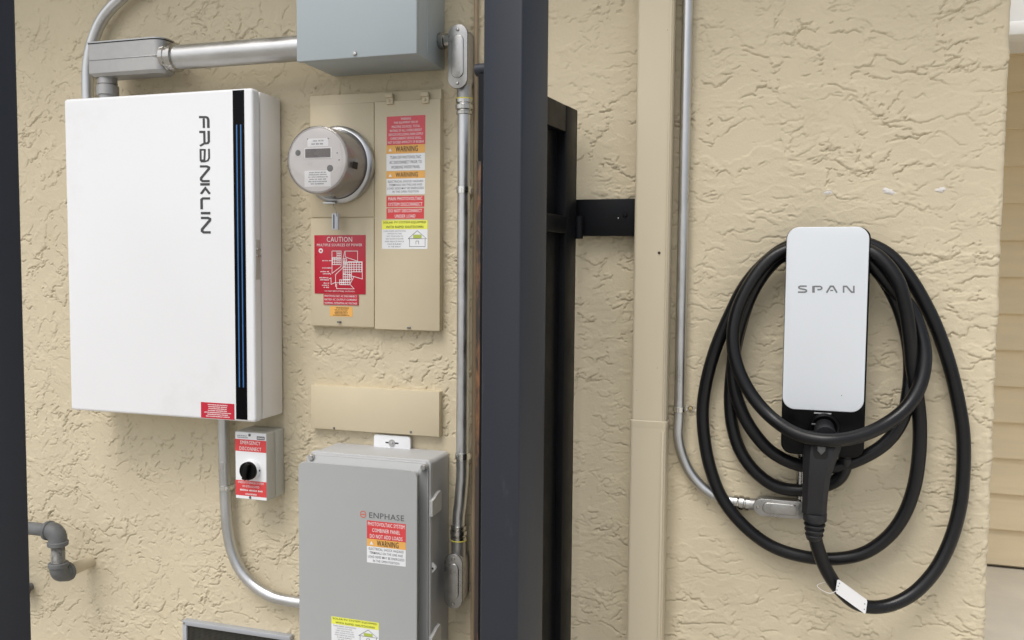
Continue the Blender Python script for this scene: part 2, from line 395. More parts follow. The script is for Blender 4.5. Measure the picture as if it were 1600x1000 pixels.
# ------------------------------------------------------------------ ground and the recessed siding on the right
b = NB(); box(b, -60, 60, -60, 60, -.3, -.004); g = add('ground', b, m_soil, smooth=0); tag(g, kind='structure')
b = NB(); box(b, .50, 6, -9, 2.39, -.1, .004); g = add('driveway', b, m_conc, smooth=0); tag(g, kind='structure')
b = NB(); box(b, -8, .495, -3.2, .0, -.1, .002); g = add('side_path', b, m_soil, smooth=0); tag(g, kind='structure')
SY = 2.40
sw = thing('siding_wall', 'beige horizontal lap siding wall set back beyond the stucco corner on the right', 'wall', (1.8, SY, 0))
b = NB(); box(b, .3, 3.6, SY + .03, SY + .12, 0, 3.0); add('sheathing', b, m_siding, sw)
zs = [W(1590, y, SY).z for y in (828, 773, 716, 661, 605, 549, 492, 435, 377, 319.5, 262, 204, 144.5, 85)]
ex = (zs[-1] - zs[0]) / (len(zs) - 1)
zz = [zs[0] + ex * k for k in range(-1, 17)]
for k in range(len(zz) - 1):
    b = NB(); z0 = max(zz[k], .012); z1 = zz[k + 1] + .03
    v = [b.verts.new(p) for p in ((.36, SY - .014, z0), (3.5, SY - .014, z0), (3.5, SY + .022, z1), (.36, SY + .022, z1), (.36, SY + .0295, z0), (3.5, SY + .0295, z0), (3.5, SY + .0295, z1), (.36, SY + .0295, z1))]
    for f in ((0, 1, 2, 3), (5, 4, 7, 6), (0, 4, 5, 1), (3, 2, 6, 7), (0, 3, 7, 4), (1, 5, 6, 2)): b.faces.new([v[i] for i in f])
    add('siding_board', b, m_siding, sw, smooth=0)
HY = 1.15
hz = W(1590, 56, HY).z
hd = thing('door_header', 'white painted header trim at the top right corner above the siding', 'trim', (2.0, HY, hz))
b = NB(); box(b, .46, 3.5, HY, HY + .14, hz + .012, hz + .32, .004); add('header_beam', b, m_trim, hd)
b = NB(); box(b, .46, 3.5, HY - .018, HY + .0, hz, hz + .045, .006); add('moulding', b, m_trim, hd)

ev_ = thing('roof_eave', 'roof eave overhanging the top of the stucco wall', 'eave', (-1.5, -.2, 2.62))
b = NB(); box(b, -4.4, .62, -.42, -.012, 2.62, 2.64); add('soffit_board', b, m_trim, ev_)
b = NB(); box(b, -4.4, .62, -.445, -.4205, 2.60, 2.80, .003); add('fascia', b, m_trim, ev_)

b = NB(); box(b, .46, 3.5, HY + .1405, SY + .005, hz + .22, hz + .26); add('soffit_panel', b, m_trim, hd)

# ------------------------------------------------------------------ shared small pieces
def screw(name, c, r, parent, m=None, axis=(0, -1, 0), label=None):
    b = NB(); lathe(b, c, axis, [(r, 0), (r, r * .35), (r * .75, r * .7), (r * .2, r * .8)], 14)
    return add(name, b, m or m_zinc, parent, label)
def strap(c, r, w, parent, left=True, right=True, m=None, ear=.014):   # hoop over a vertical pipe with flat ears to the wall
    b = NB()
    pts = [Vector((c.x + (r + .0024) * math.cos(t), c.y - (r + .0024) * math.sin(t), 0)) for t in np.linspace(0, math.pi, 14)]
    if right: pts = [Vector((c.x + r + .0015 + ear, -.002, 0)), Vector((c.x + r + .0015, -.002, 0))] + pts
    if left: pts = pts + [Vector((c.x - r - .0015, -.002, 0)), Vector((c.x - r - .0015 - ear, -.002, 0))]
    th = .0026; rows = []
    for i, p in enumerate(pts):
        t = (pts[min(i + 1, len(pts) - 1)] - pts[max(i - 1, 0)]).normalized(); nrm = Vector((t.y, -t.x, 0)) * th
        rows.append([b.verts.new((q.x, q.y, c.z + dz)) for q, dz in ((p, -w / 2), (p, w / 2), (p + nrm, w / 2), (p + nrm, -w / 2))])
    for a, d in zip(rows, rows[1:]):
        for k in range(4): b.faces.new((a[k], a[(k + 1) % 4], d[(k + 1) % 4], d[k]))
    b.faces.new(rows[0][::-1]); b.faces.new(rows[-1])
    s = add('strap', b, m or m_strap, parent)
    for on, sx in ((right, 1), (left, -1)):
        if on: screw('strap_screw', (c.x + sx * (r + ear * .62), -.004, c.z), min(.0060, w * .5), s, m_brass2 if m else None)
    return s
def connector(p, d, r, parent, L=.05, name='connector'):   # compression fitting: sleeve, nut, collar
    b = NB(); lathe(b, p, d, [(r * 1.02, 0), (r * 1.22, .001), (r * 1.24, L * .22), (r * 1.16, L * .25), (r * 1.12, L * .33), (r * 1.34, L * .36), (r * 1.36, L * .62), (r * 1.16, L * .66), (r * 1.14, L * .74), (r * 1.28, L * .78), (r * 1.28, L)], 20)
    return add(name, b, m_zinc, parent)
def sticker(name, r, y, m, parent, label=None, th=.0005):
    b = NB(); box(b, r[0], r[1], y - th, y, r[2], r[3]); return add(name, b, m, parent, label, smooth=0)
def lines(st, rect, y, rows, m, pad=.06, hfrac=.62, off=.012, name='lettering'):
    # rows: (text, width fraction) spread over the rectangle from the top
    b = NB(); x0, x1, z0, z1 = rect; H = (z1 - z0) / len(rows); w = x1 - x0; cx = (x0 + x1) / 2
    for k, (t, wf) in enumerate(rows):
        zc = z1 - (k + .5) * H
        if t is None: dashes(b, cx - w * wf / 2, cx + w * wf / 2, zc - H * .42, zc + H * .42, y, 1, k + 5, fill=1)
        else: text_into(b, t, cx - w * wf / 2, cx + w * wf / 2, zc - H * hfrac / 2, zc + H * hfrac / 2, y, off)
    return add(name, b, m, st, smooth=0)
def conduit_body(rect, yf, yb, parent, side_ext=0, cover=True):
    # cast body with a stamped oval cover plate held by two screws; rect is the cover's outline
    x0, x1, z0, z1 = rect; w = min(x1 - x0, z1 - z0) / 2
    b = NB(); prism(b, rrect(x0 + .002, x1 - .002, z0 + .002, z1 - .002, w * .96, 8), yf + .0035, yb, .0015)
    body = add('conduit_body', b, m_cast, parent)
    b = NB(); prism(b, rrect(x0 - .0004, x1 + .0004, z0 - .0004, z1 + .0004, w * .98, 10), yf + .0027, yf + .0034); add('gasket', b, m_dark, body)
    b = NB(); prism(b, rrect(x0, x1, z0, z1, w * .98, 10), yf, yf + .0026, .0008)
    cv = add('cover', b, m_cover, body)
    ins = w * .36; vert = (z1 - z0) > (x1 - x0); e = w * .62
    rr = (x0 + ins, x1 - ins, z0 + ins + e, z1 - ins - e) if vert else (x0 + ins + e, x1 - ins - e, z0 + ins, z1 - ins)
    k = min(rr[1] - rr[0], rr[3] - rr[2]) / 2 * .98
    b = NB(); o = rrect(*rr, k, 8); prism(b, o, yf - .0028, yf + .001, .0022); add('cover_boss', b, m_cover, body)
    mid = ((x0 + x1) / 2, (z0 + z1) / 2)
    for s in (-1, 1):
        c = (mid[0], yf - .0005, mid[1] + s * ((z1 - z0) / 2 - w * .5)) if vert else (mid[0] + s * ((x1 - x0) / 2 - w * .5), yf - .0005, mid[1])
        screw('cover_screw', c, w * .17, body)
    return body

# ------------------------------------------------------------------ white control cabinet, upper left
yf = -.140
x0, x1 = (W(100, 155, yf).x + W(110, 641, yf).x) / 2, (W(396, 137, yf).x + W(398, 658, yf).x) / 2
z1, z0 = (W(100, 155, yf).z + W(390, 137, yf).z) / 2, (W(110, 641, yf).z + W(390, 659, yf).z) / 2
cab = thing('battery_controller', 'large white wall cabinet with a vertical black strip of blue lights down its right edge', 'electrical cabinet', ((x0 + x1) / 2, 0, z0))
b = NB(); box(b, x0 + .004, x1 - .001, -.1035, -.006, z0 + .003, z1 - .003, .004); add('shell', b, m_shell, cab)
b = NB(); box(b, x0 + .012, x1 - .009, -.114, -.100, z0 + .012, z1 - .012); add('gasket', b, m_dark, cab)
b = NB(); prism(b, rrect(x0, x1, z0, z1, .0095, 5), yf, -.1125, .007, 4); add('front_cover', b, m_white, cab)
sx0 = (W(361.5, 140, yf).x + W(371.5, 655, yf).x) / 2; sx1 = (W(381, 140, yf).x + W(387, 655, yf).x) / 2
b = NB(); box(b, sx0, sx1, yf - .0012, yf + .004, W(380, 655.5, yf).z, W(372, 141, yf).z); strip = add('light_strip', b, m_blackgloss, cab)
zt, zb = W(370, 195, yf).z, W(378, 605, yf).z
for fr in (.34, .70):
    b = NB(); xx = sx0 + (sx1 - sx0) * fr; box(b, xx - .0017, xx + .0017, yf - .0017, yf - .0008, zb, zt); add('blue_light', b, m_blue, strip)
b = NB(); box(b, x1 - .004, x1 + .0012, -.134, -.1135, W(396, 437, -.125).z, W(396, 374, -.125).z, .0015); lt = add('latch_recess', b, m_switch, cab, 'small grey recess with a latch in the cabinet side')
for py in (390, 400):
    b = NB(); zc = W(396, py, -.125).z; box(b, x1 + .0008, x1 + .006, -.132, -.116, zc - .002, zc + .003, .001); add('latch_hook', b, m_cover, lt)
# lettering, read from top to bottom
def fm(s_, h_):
    px = 311.0 + s_ * .0195 + h_ * 1.0 * 1.18; py = 181 + s_ * 1.0; p = W(px, py, yf); return p.x, p.z
b = NB(); N = 0
FR = [([(2, 0), (2, 9), (3, 11.2), (6, 12.2), (19, 12.2)], 3.4), ([(4, 6.2), (19, 6.2)], 3.0),
      ([(24, 3.2), (24, 3.2), (24.5, 3.2)], .1),
      ([(25.2, 0), (25.2, 6.4)], 3.6), ([(23.4, 6.6), (43, 6.6), (47, .6)], 3.0), ([(23.4, 12.4), (40, 12.4), (42.6, 11), (43.2, 6.8)], 3.2),
      ([(53, 6.5), (53, 1.2), (69.5, 1.2), (69.5, 6), (52, 7)], 2.6), ([(51.5, 12.4), (66, 12.4), (70, 10.5), (71.5, 6), (71.5, 1)], 2.4),
      ([(79, 0), (79, 9.2), (80.5, 11.8), (83, 11.6), (97, 1.4), (100, 1.2), (102, 3.2), (102, 12.5)], 3.4),
      ([(107, 0), (107, 12.6)], 3.8), ([(122, .6), (113, 6.6), (122, 12.4)], 3.2),
      ([(129, 12.6), (129, 3.2), (131, 1.2), (146, 1.2)], 3.4), ([(152, 0), (152, 12.6)], 3.8),
      ([(159.5, 0), (159.5, 9.2), (161, 11.8), (163.5, 11.6), (177, 1.4), (180, 1.2), (182, 3.2), (182, 12.5)], 3.6)]
for pts, w in FR:
    if w < 1: continue
    N += 1; stroke(b, pts, w, yf - .0004 - N * .00003, fm)
add('lettering', b, m_logo, cab, 'dark FRANKLIN lettering reading downwards', smooth=0)
r = Q(314, 628, 366.5, 656, yf); st = sticker('warning_sticker', r, yf, m_red2, cab, 'small deep red sticker of white print at the bottom right corner')
b = NB(); dashes(b, r[0] + .004, r[1] - .004, r[2] + .003, r[3] - .003, yf - .0008, 7, 4); add('lettering', b, m_inkw, st, smooth=0)

# bent conduit up behind it
yb_ = -.032
P = [W(141, 300, yb_), W(139, 200, yb_), W(137, 140, yb_), W(138, 100, yb_), W(146, 62, yb_), W(160, 30, yb_), W(184, 2, yb_), W(222, -26, yb_), W(262, -40, yb_), W(330, -52, yb_), W(400, -59, yb_), W(490, -68, yb_)]
t_ = thing('bent_conduit', 'galvanised conduit curving up from behind the white cabinet at the top left', 'conduit', P[0])
b = NB(); tube(b, spline(P, 8), .0165, 18); add('pipe', b, m_galv, t_)

# large elbow body and horizontal conduit to the grey box
ya = -.088
t_ = thing('large_conduit_run', 'thick horizontal steel conduit with a big elbow fitting above the white cabinet', 'conduit', W(200, 120, ya))
yF = -.125
ex0, ex1 = W(137, 90, yF).x, W(246, 90, yF).x; ez0 = W(190, 116, yF).z; ez1 = W(190, 65, yF).z
b = NB()
prof = rrect(ex0, ex1 + .012, -.125, -.052, (.006, .030, .030, .006), 8)      # plan outline (x,y)
V0 = [b.verts.new((x, y, ez0 + .008)) for x, y in prof]; Vb = [b.verts.new((x, y, ez0)) for x, y in inset(prof, .009)]; V1 = [b.verts.new((x, y, ez1)) for x, y in prof]
n = len(prof)
for A, B in ((Vb, V0), (V0, V1)):
    for i in range(n): b.faces.new((A[i], A[(i + 1) % n], B[(i + 1) % n], B[i]))
b.faces.new(Vb[::-1]); b.faces.new(V1)
elb = add('conduit_body', b, m_cast, t_)
b = NB(); box(b, ex0 + .003, ex1 - .004, -.1266, -.1245, (ez0 + ez1) / 2 - .0012, (ez0 + ez1) / 2 + .0012, .0006); add('mould_seam', b, m_cover, elb)
for nm, m, dz, hh, ins in (('gasket', m_dark, 0, .0022, -.001), ('cover', m_cover, .0022, .0035, -.0022)):
    b = NB(); pp = inset(prof, ins); A = [b.verts.new((x, y, ez1 + dz)) for x, y in pp]; B = [b.verts.new((x, y, ez1 + dz + hh)) for x, y in pp]
    for i in range(n): b.faces.new((A[i], A[(i + 1) % n], B[(i + 1) % n], B[i]))
    b.faces.new(A[::-1]); b.faces.new(B); add(nm, b, m, elb)
hub = W(168, 130, ya); cz = z1
b = NB(); lathe(b, (hub.x, ya, ez0 + .004), (0, 0, -1), [(.026, 0), (.0265, .02), (.024, .0215), (.024, .024), (.030, .025), (.030, .05), (.024, .051), (.024, ez0 + .004 - z1 + .005)], 8 * 3)
add('hub_nut', b, m_cast, t_)
pe = W(463, 78, ya); ps = W(262, 89, ya); pz = (pe.z + ps.z) / 2
b = NB(); tube(b, [(ps.x + .002, ya, pz), (pe.x + .1, ya, pz)], .0325, 28); add('pipe', b, m_galv_h, t_)
b = NB(); lathe(b, (ps.x - .018, ya, pz), (1, 0, 0), [(.031, 0), (.034, .004), (.034, .012), (.0375, .014), (.0375, .026), (.035, .028), (.035, .038), (.039, .040), (.039, .050), (.0335, .053)], 28); add('connector', b, m_zinc, t_)

# grey junction box at the top
yf = -.191
gx0 = W(463, 50, yf).x; gx1 = W(651, 50, yf).x; gz0 = (W(463, 97, yf).z + W(651, 83, yf).z) / 2; gz1 = gz0 + .36
t_ = thing('junction_box', 'large blue-grey enamelled steel box at the top above the round meter', 'electrical box', ((gx0 + gx1) / 2, 0, gz0))
b = NB(); box(b, gx0 + .003, gx1 - .003, -.176, -.003, gz0 + .003, gz1, .002); add('box_body', b, m_graybox, t_)
b = NB(); box(b, gx0, gx1, yf, -.1755, gz0, gz1, .003); add('front_cover', b, m_graybox, t_)
b = NB(); box(b, gx1 - .0035, gx1 - .0015, -.118, -.116, gz0 + .02, gz1); add('side_seam', b, m_graybox, t_)
c = W(555, 84, yf); screw('cover_screw', (c.x, yf, c.z), .0055, t_)

# ------------------------------------------------------------------ vertical conduit run with two fittings
yc = -.040; R_ = .0165
t_ = thing('vertical_conduit', 'long straight vertical steel conduit with an oval-covered fitting at each end beside the dark post', 'conduit', W(722, 830, 0))
rc_ = Q(699, 37, 731, 139, -.072); rc_ = (W(700, 88, -.072).x, W(730, 88, -.072).x, W(716, 138, -.072).z, W(714, 38, -.072).z)
conduit_body(rc_, -.072, -.014, t_)
zc = W(703, 63, -.04).z
b = NB(); lathe(b, (gx1 - .004, yc, zc), (1, 0, 0), [(.019, 0), (.021, .004), (.021, .016), (.017, .018), (.017, rc_[0] - gx1 + .012)], 20); add('nipple', b, m_zinc, t_)
pc = W(727, 200, yc); xc_ = W(724, 450, yc).x
zt_ = rc_[2]
xh = (rc_[0] + rc_[1]) / 2 + .003
pz_top = W(727, 172, yc).z
zl_top = W(722, 823, yc).z
lo = (W(694, 900, -.072).x, W(722, 900, -.072).x, W(708, 951, -.072).z, W(708, 866, -.072).z)
xl = (lo[0] + lo[1]) / 2 + .003
b = NB(); tube(b, spline([(xc_, yc, pz_top + .02), (xc_, yc, W(723, 500, yc).z), (xc_, yc, W(722, 700, yc).z), (xc_, yc, W(722, 745, yc).z), ((xc_ * .5 + xl * .5), yc, W(720, 782, yc).z), (xl, yc, W(720, 810, yc).z), (xl, yc, zl_top - .03)], 8), R_, 20); add('pipe', b, m_galv, t_)
b = NB(); tube(b, [(xc_, yc, rc_[2] + .03), (xc_, yc, pz_top + .022)], R_ * 1.15, 20); add('hub', b, m_cast, t_)
b = NB(); lathe(b, (xc_, yc, pz_top + .026), (0, 0, 1), [(R_ * 1.3, 0), (R_ * 1.3, .003)], 20); add('sealing_ring', b, m_brass, t_)
connector((xc_, yc, pz_top - .012), (0, 0, 1), R_, t_, .038)
b = NB(); tube(b, [(xl, yc, lo[3] - .03), (xl, yc, zl_top - .032)], R_ * 1.15, 20); add('hub', b, m_cast, t_)
b = NB(); lathe(b, (xl, yc, zl_top - .036), (0, 0, 1), [(R_ * 1.3, 0), (R_ * 1.3, .003)], 20); add('sealing_ring', b, m_brass, t_)
connector((xl, yc, zl_top + .004), (0, 0, -1), R_, t_, .038)
conduit_body(lo, -.072, -.014, t_)
strap(Vector((xc_, yc, W(725, 297, -.04).z)), R_, .016, t_, left=False, ear=.022)
strap(Vector((xc_, yc, W(722, 712, -.04).z)), R_, .016, t_)
# thin painted line behind
yt = -.012; xt = W(741.5, 400, yt).x
t2 = thing('painted_pipe', 'thin tan painted pipe running up the wall between the steel conduit and the dark post', 'pipe', (xt, 0, .4))
b = NB(); tube(b, [(xt, yt, .12), (xt, yt, W(741, 130, yt).z), (xt, yt, 2.62)], .0055, 12); add('pipe', b, mat('brown_tan_paint', (.34, .26, .17), .5, var=.08), t2)

# ------------------------------------------------------------------ meter panel
yd = -.026
px0 = (W(482, 160, -.02).x + W(487, 508, -.02).x) / 2; px1 = (W(688.5, 150, yd).x + W(685.5, 516, yd).x) / 2
pzt = W(640, 141, -.02).z; pzb = (W(487, 509, -.02).z + W(686, 517, -.02).z) / 2
xdiv = W(584.5, 340, yd).x; zdt = W(640, 156, yd).z
mp = thing('meter_panel', 'flush tan steel service panel with a meter cover and a sticker-covered door', 'service panel', ((px0 + px1) / 2, 0, pzb))
b = NB(); box(b, px0, px1, -.018, .02, pzb, pzt, .002); add('panel_frame', b, m_tan, mp)
zmid = W(535, 340, -.022).z
b = NB(); box(b, px0 + .004, xdiv - .0025, -.0215, -.016, zmid + .0012, zdt, .0015); add('meter_cover', b, m_tan, mp)
b = NB(); box(b, px0 + .004, xdiv - .0025, -.0225, -.016, pzb + .003, zmid - .0012, .0015); add('pull_cover', b, m_tan, mp)
b = NB(); box(b, xdiv + .0012, px1 + .001, yd, -.016, pzb - .002, zdt, .0025); door = add('panel_door', b, m_tan, mp)
for px, py in ((609, 152), (665, 150)):
    c = W(px, py, yd); k_ = NB(); box(k_, c.x - .0105, c.x + .0105, yd - .009, yd + .004, c.z - .002, c.z + .009, .0012); h = add('door_clip', k_, m_tan, mp)
    k_ = NB(); box(k_, c.x - .008, c.x + .0105, yd - .005, yd, c.z - .019, c.z - .0015, .001); add('clip_tab', k_, m_tan, h)
    screw('clip_screw', (c.x, yd - .005, c.z - .0105), .0042, h, m_tan)
for px, py in ((531, 503), (640, 512)):
    c = W(px, py, -.022); k_ = NB(); box(k_, c.x - .005, c.x + .005, -.030, -.02, c.z - .002, c.z + .002, .001); add('cover_catch', k_, m_galvpipe, mp)
# stickers on the door
yd_ = yd
r = Q(604.5, 182.5, 664.5, 225, yd_); s = sticker('danger_sticker', r, yd_, m_fade, mp, 'faded red sticker of white print at the top of the panel door')
lines(s, (r[0] + .002, r[1] - .002, r[2] + .002, r[3] - .002), yd_ - .0008, [('WARNING', .27), ('THIS EQUIPMENT FED BY', .66), ('MULTIPLE SOURCES. TOTAL', .76), ('RATING OF ALL OVERCURRENT', .86), ('DEVICES EXCLUDING MAIN SUPPLY', .93), ('OVERCURRENT DEVICE SHALL', .84), ('NOT EXCEED AMPACITY OF BUSBAR', .97)], m_inkw)
def warn(y0, ymid, y1, rows, x0=604, x1=664, lab='', Y=yd_, parent=mp, wsl=0):
    rr = Q(x0, y0, x1, y1 , Y); zm = rr[3] - (rr[3] - rr[2]) * (ymid - y0) / (y1 - y0)
    st = sticker('warning_sticker', (rr[0], rr[1], rr[2], zm - .0003), Y, m_lab, parent, lab)
    sb = NB(); box(sb, rr[0], rr[1], Y - .0005, Y, zm, rr[3]); o_ = add('orange_band', sb, m_orange, st, smooth=0)
    w = rr[1] - rr[0]; k = NB(); text_into(k, 'WARNING', rr[0] + w * .24, rr[0] + w * .82, zm + (rr[3] - zm) * .2, rr[3] - (rr[3] - zm) * .16, Y - .0009, .022); add('lettering', k, m_ink, st, smooth=0)
    k = NB(); tri(k, rr[0] + w * .10, zm + (rr[3] - zm) * .45, w * .045, Y - .0009); add('warning_triangle', k, m_inkw, st, smooth=0)
    h = zm - rr[2]
    lines(st, (rr[0], rr[1], rr[2] + h * .06, zm - h * .08), Y - .0009, rows, m_inkg, off=.004)
warn(227, 240, 265.5, [('TURN OFF PHOTOVOLTAIC', .80), ('AC DISCONNECT PRIOR TO', .84), ('WORKING INSIDE PANEL', .75)], lab='white sticker under an orange WARNING band, three lines of print')
warn(268, 279, 303, [('ELECTRICAL SHOCK HAZARD', .92), ('TERMINALS ON THE LINE AND', .86), ('LOAD SIDES MAY BE ENERGIZED', .95), ('IN THE OPEN POSITION', .68)], lab='white sticker under an orange WARNING band, four lines about shock hazard')
r = Q(604, 306.5, 663, 323, yd_); s = sticker('red_sticker', r, yd_, m_red, mp, 'red sticker reading MAIN PHOTOVOLTAIC SYSTEM DISCONNECT'); lines(s, r, yd_ - .0008, [('MAIN PHOTOVOLTAIC', .90), ('SYSTEM DISCONNECT', .91)], m_inkw, hfrac=.6, off=.02)
r = Q(604, 325.5, 662.5, 341.5, yd_); s = sticker('red_sticker', r, yd_, m_red, mp, 'red sticker reading DO NOT DISCONNECT UNDER LOAD'); lines(s, r, yd_ - .0008, [('DO NOT DISCONNECT', .90), ('UNDER LOAD', .55)], m_inkw, hfrac=.6, off=.02)
def solar(r, Y, parent, lab, band=.31):
    st = sticker('solar_sticker', (r[0], r[1], r[2], r[3] - (r[3] - r[2]) * band - .0003), Y, m_lab, parent, lab)
    zm = r[3] - (r[3] - r[2]) * band; w = r[1] - r[0]
    k = NB(); box(k, r[0], r[1], Y - .0005, Y, zm, r[3]); add('yellow_band', k, m_yellow, st, smooth=0)
    lines(st, (r[0], r[1], zm, r[3]), Y - .0009, [('SOLAR PV SYSTEM EQUIPPED', .94), ('WITH RAPID SHUTDOWN', .82)], m_ink, hfrac=.56, off=.016)
    h = zm - r[2]
    lines(st, (r[0] + w * .03, r[0] + w * .53, r[2] + h * .05, zm - h * .03), Y - .0009, [('TURN RAPID SHUTDOWN', .98), ('SWITCH TO THE', .62), ('"OFF" POSITION TO', .76), ('SHUT DOWN PV SYSTEM', .78), ('AND REDUCE SHOCK', .85), ('HAZARD', .6), ('IN THE ARRAY', .55)], m_inkg, hfrac=.5, off=.0)
    k = NB(); c0 = r[0] + w * .61; c1 = r[0] + w * .95; zb_ = r[2] + h * .12; zm_ = r[2] + h * .52; zt_ = r[2] + h * .92; lw = w * .009
    for i, p in enumerate(([(c0, zm_), (c0, zb_), (c1, zb_), (c1, zm_)], [(c0 - w * .03, zm_), ((c0 + c1) / 2, zt_), (c1 + w * .03, zm_), (c0 - w * .03, zm_)], [((c0 + c1) / 2 - w * .03, zb_ + h * .12), ((c0 + c1) / 2 - w * .03, zb_ + h * .28), ((c0 + c1) / 2 + w * .03, zb_ + h * .28), ((c0 + c1) / 2 + w * .03, zb_ + h * .12)])):
        stroke(k, p, lw, Y - .0008 - i * .00003)
    add('house_diagram', k, m_inkg, st, smooth=0)
    k = NB(); box(k, (c0 + c1) / 2 - w * .09, (c0 + c1) / 2 + w * .09, Y - .0010, Y - .0006, zm_ + h * .02, zm_ + h * .2); add('diagram_panel', k, mat('label_green', (.42, .50, .08), .4), st, smooth=0)
r = Q(597, 344.5, 668, 389, yd_); solar(r, yd_, mp, 'white sticker with yellow band SOLAR PV SYSTEM EQUIPPED WITH RAPID SHUTDOWN', .31)
# red CAUTION placard with roof diagram on the lower cover
yl = -.0225
r = Q(491.5, 367.5, 571.5, 460, yl); b = NB(); box(b, r[0], r[1], yl - .0016, yl, r[2], r[3], .0004); cp = add('caution_placard', b, m_red2, mp, 'deep red CAUTION placard with a white roof diagram')
yy = yl - .0019; w = r[1] - r[0]; h = r[3] - r[2]
k = NB(); text_into(k, 'CAUTION', r[0] + w * .25, r[0] + w * .745, r[3] - h * .115, r[3] - h * .03, yy, -.004); text_into(k, 'MULTIPLE SOURCES OF POWER', r[0] + w * .055, r[0] + w * .94, r[3] - h * .19, r[3] - h * .145, yy, .012)
text_into(k, 'FOR MAIN SERVICE PANEL SHUTDOWN', r[0] + w * .2, r[0] + w * .79, r[2] + h * .035, r[2] + h * .058, yy, .0)
for q, (fx, fz, nl) in enumerate(((.06, .565, 1), (.06, .44, 1), (.06, .36, 2), (.06, .255, 2), (.12, .145, 3))):
    dashes(k, r[0] + w * fx, r[0] + w * .285, r[2] + h * (fz - .018 * nl), r[2] + h * (fz + .018 * nl), yy, nl, q + 3, 'r')
add('lettering', k, m_inkw, cp, smooth=0)
k = NB(); D_ = 0
def dm(a, b_): return r[0] + w * a, r[2] + h * b_
def dl(pts, lw=.010):
    global D_
    D_ += 1; stroke(k, [Vector(dm(*p)) for p in pts], lw * w, yy - .00001 * D_)
for p in ([(.35, .73), (.53, .73), (.53, .60), (.35, .60), (.35, .73)], [(.61, .73), (.85, .73), (.85, .56), (.61, .63), (.61, .73)], [(.35, .60), (.35, .35), (.53, .47)], [(.33, .16), (.40, .19), (.60, .19)],
          [(.44, .17), (.44, .09), (.78, .09), (.70, .17)], [(.42, .12), (.42, .33), (.60, .48)], [(.57, .60), (.57, .35), (.94, .26), (.94, .55), (.66, .55)], [(.53, .47), (.53, .73)], [(.29, .565), (.35, .565)], [(.29, .44), (.34, .44)], [(.29, .355), (.33, .33)], [(.29, .255), (.33, .27), (.33, .16)], [(.70, .17), (.78, .30)], [(.60, .73), (.57, .60)]): dl(p)
def gridlines(a0, a1, b0, b1, na, nb):
    for i in range(na + 1): dl([(a0 + (a1 - a0) * i / na, b0), (a0 + (a1 - a0) * i / na, b1)], .011)
    for i in range(nb + 1): dl([(a0, b0 + (b1 - b0) * i / nb), (a1, b0 + (b1 - b0) * i / nb)], .011)
gridlines(.45, .53, .50, .73, 2, 6); gridlines(.36, .45, .50, .62, 2, 3); gridlines(.57, .73, .25, .54, 4, 7); gridlines(.73, .93, .38, .54, 4, 4); gridlines(.50, .70, .16, .24, 5, 2); gridlines(.57, .64, .52, .60, 2, 2)
add('roof_diagram', k, m_inkw, cp, smooth=0)
k = NB(); c = dm(.13, .735); bmesh.ops.create_circle(k, cap_ends=True, radius=w * .043, segments=20, matrix=Matrix.Translation((c[0], yy, c[1])) @ Matrix.Rotation(math.pi / 2, 4, 'X')); add('compass_mark', k, m_inkw, cp, smooth=0)
k = NB(); box(k, c[0] - w * .02, c[0] + w * .018, yy - .0004, yy - .0002, c[1] - w * .015, c[1] + w * .012); add('compass_needle', k, m_red2, cp, smooth=0)
r = Q(506, 459.5, 560.5, 477, yl - .0005); s = sticker('red_sticker', r, yl, m_red2, mp, 'deep red strip of three white lines about PHOTOVOLTAIC AC DISCONNECT', th=.0024)
lines(s, r, yl - .0028, [('PHOTOVOLTAIC AC DISCONNECT', .93), ('RATED AC OUTPUT CURRENT', .93), ('NOMINAL OPERATING AC VOLTAGE', .93)], m_inkw, hfrac=.55, off=.022)
r = Q(515.5, 478.5, 551, 495, yl); s = sticker('orange_sticker', r, yl, m_orange, mp, 'small orange WARNING sticker under the red placard')
k = NB(); w = r[1] - r[0]; h = r[3] - r[2]; text_into(k, 'WARNING', r[0] + w * .28, r[0] + w * .84, r[3] - h * .22, r[3] - h * .06, yl - .0009, .03); dashes(k, r[0] + w * .08, r[1] - w * .08, r[2] + h * .05, r[3] - h * .26, yl - .0009, 5, 9); add('lettering', k, m_ink, s, smooth=0)

# meter
mc = W(531, 258.5, -.03); mx, mz = mc.x, mc.z; ym = -.0215; yF = -.1505
mt = thing('electric_meter', 'round glass-fronted electricity meter with a dark display on the tan panel', 'electric meter', (mx, ym, mz))
b = NB(); lathe(b, (mx, ym, mz), (0, -1, 0), [(.096, 0), (.0965, .004), (.101, .006), (.102, .012), (.102, .024), (.098, .029), (.092, .031), (.092, .020)], 64); add('socket_ring', b, m_galv, mt)
b = NB(); lathe(b, (mx, ym, mz), (0, -1, 0), [(.090, .018), (.0885, .03), (.0840, .1225), (.0820, .1245)], 64); add('shroud', b, m_dome, mt)
b = NB(); lathe(b, (mx, -.1462, mz), (0, -1, 0), [(.079, 0), (.079, .0006)], 64); fc = add('dial_face', b, m_face, mt)
b = NB(); lathe(b, (mx, ym, mz), (0, -1, 0), [(.0908, .026), (.0875, .07), (.0866, .122), (.0850, .1275), (.0815, .1300), (.05, .1308), (.001, .131)], 64)
add('glass_cover', b, m_glass, mt)
def fpt(px, py): p = W(px, py, -.147); return p
def frect(x0, y0, x1, y1): a, c = fpt(x0, y0), fpt(x1, y1); return a.x, c.x, c.z, a.z
r = frect(477.5, 233, 517, 245.5); b = NB(); box(b, r[0] - .0025, r[1] + .0025, -.1480, -.1467, r[2] - .0025, r[3] + .0025, .0004); fr_ = add('display_bezel', b, m_lab, mt)
b = NB(); box(b, *r[:2], -.1486, -.1470, *r[2:]); add('display', b, m_lcd, fr_)
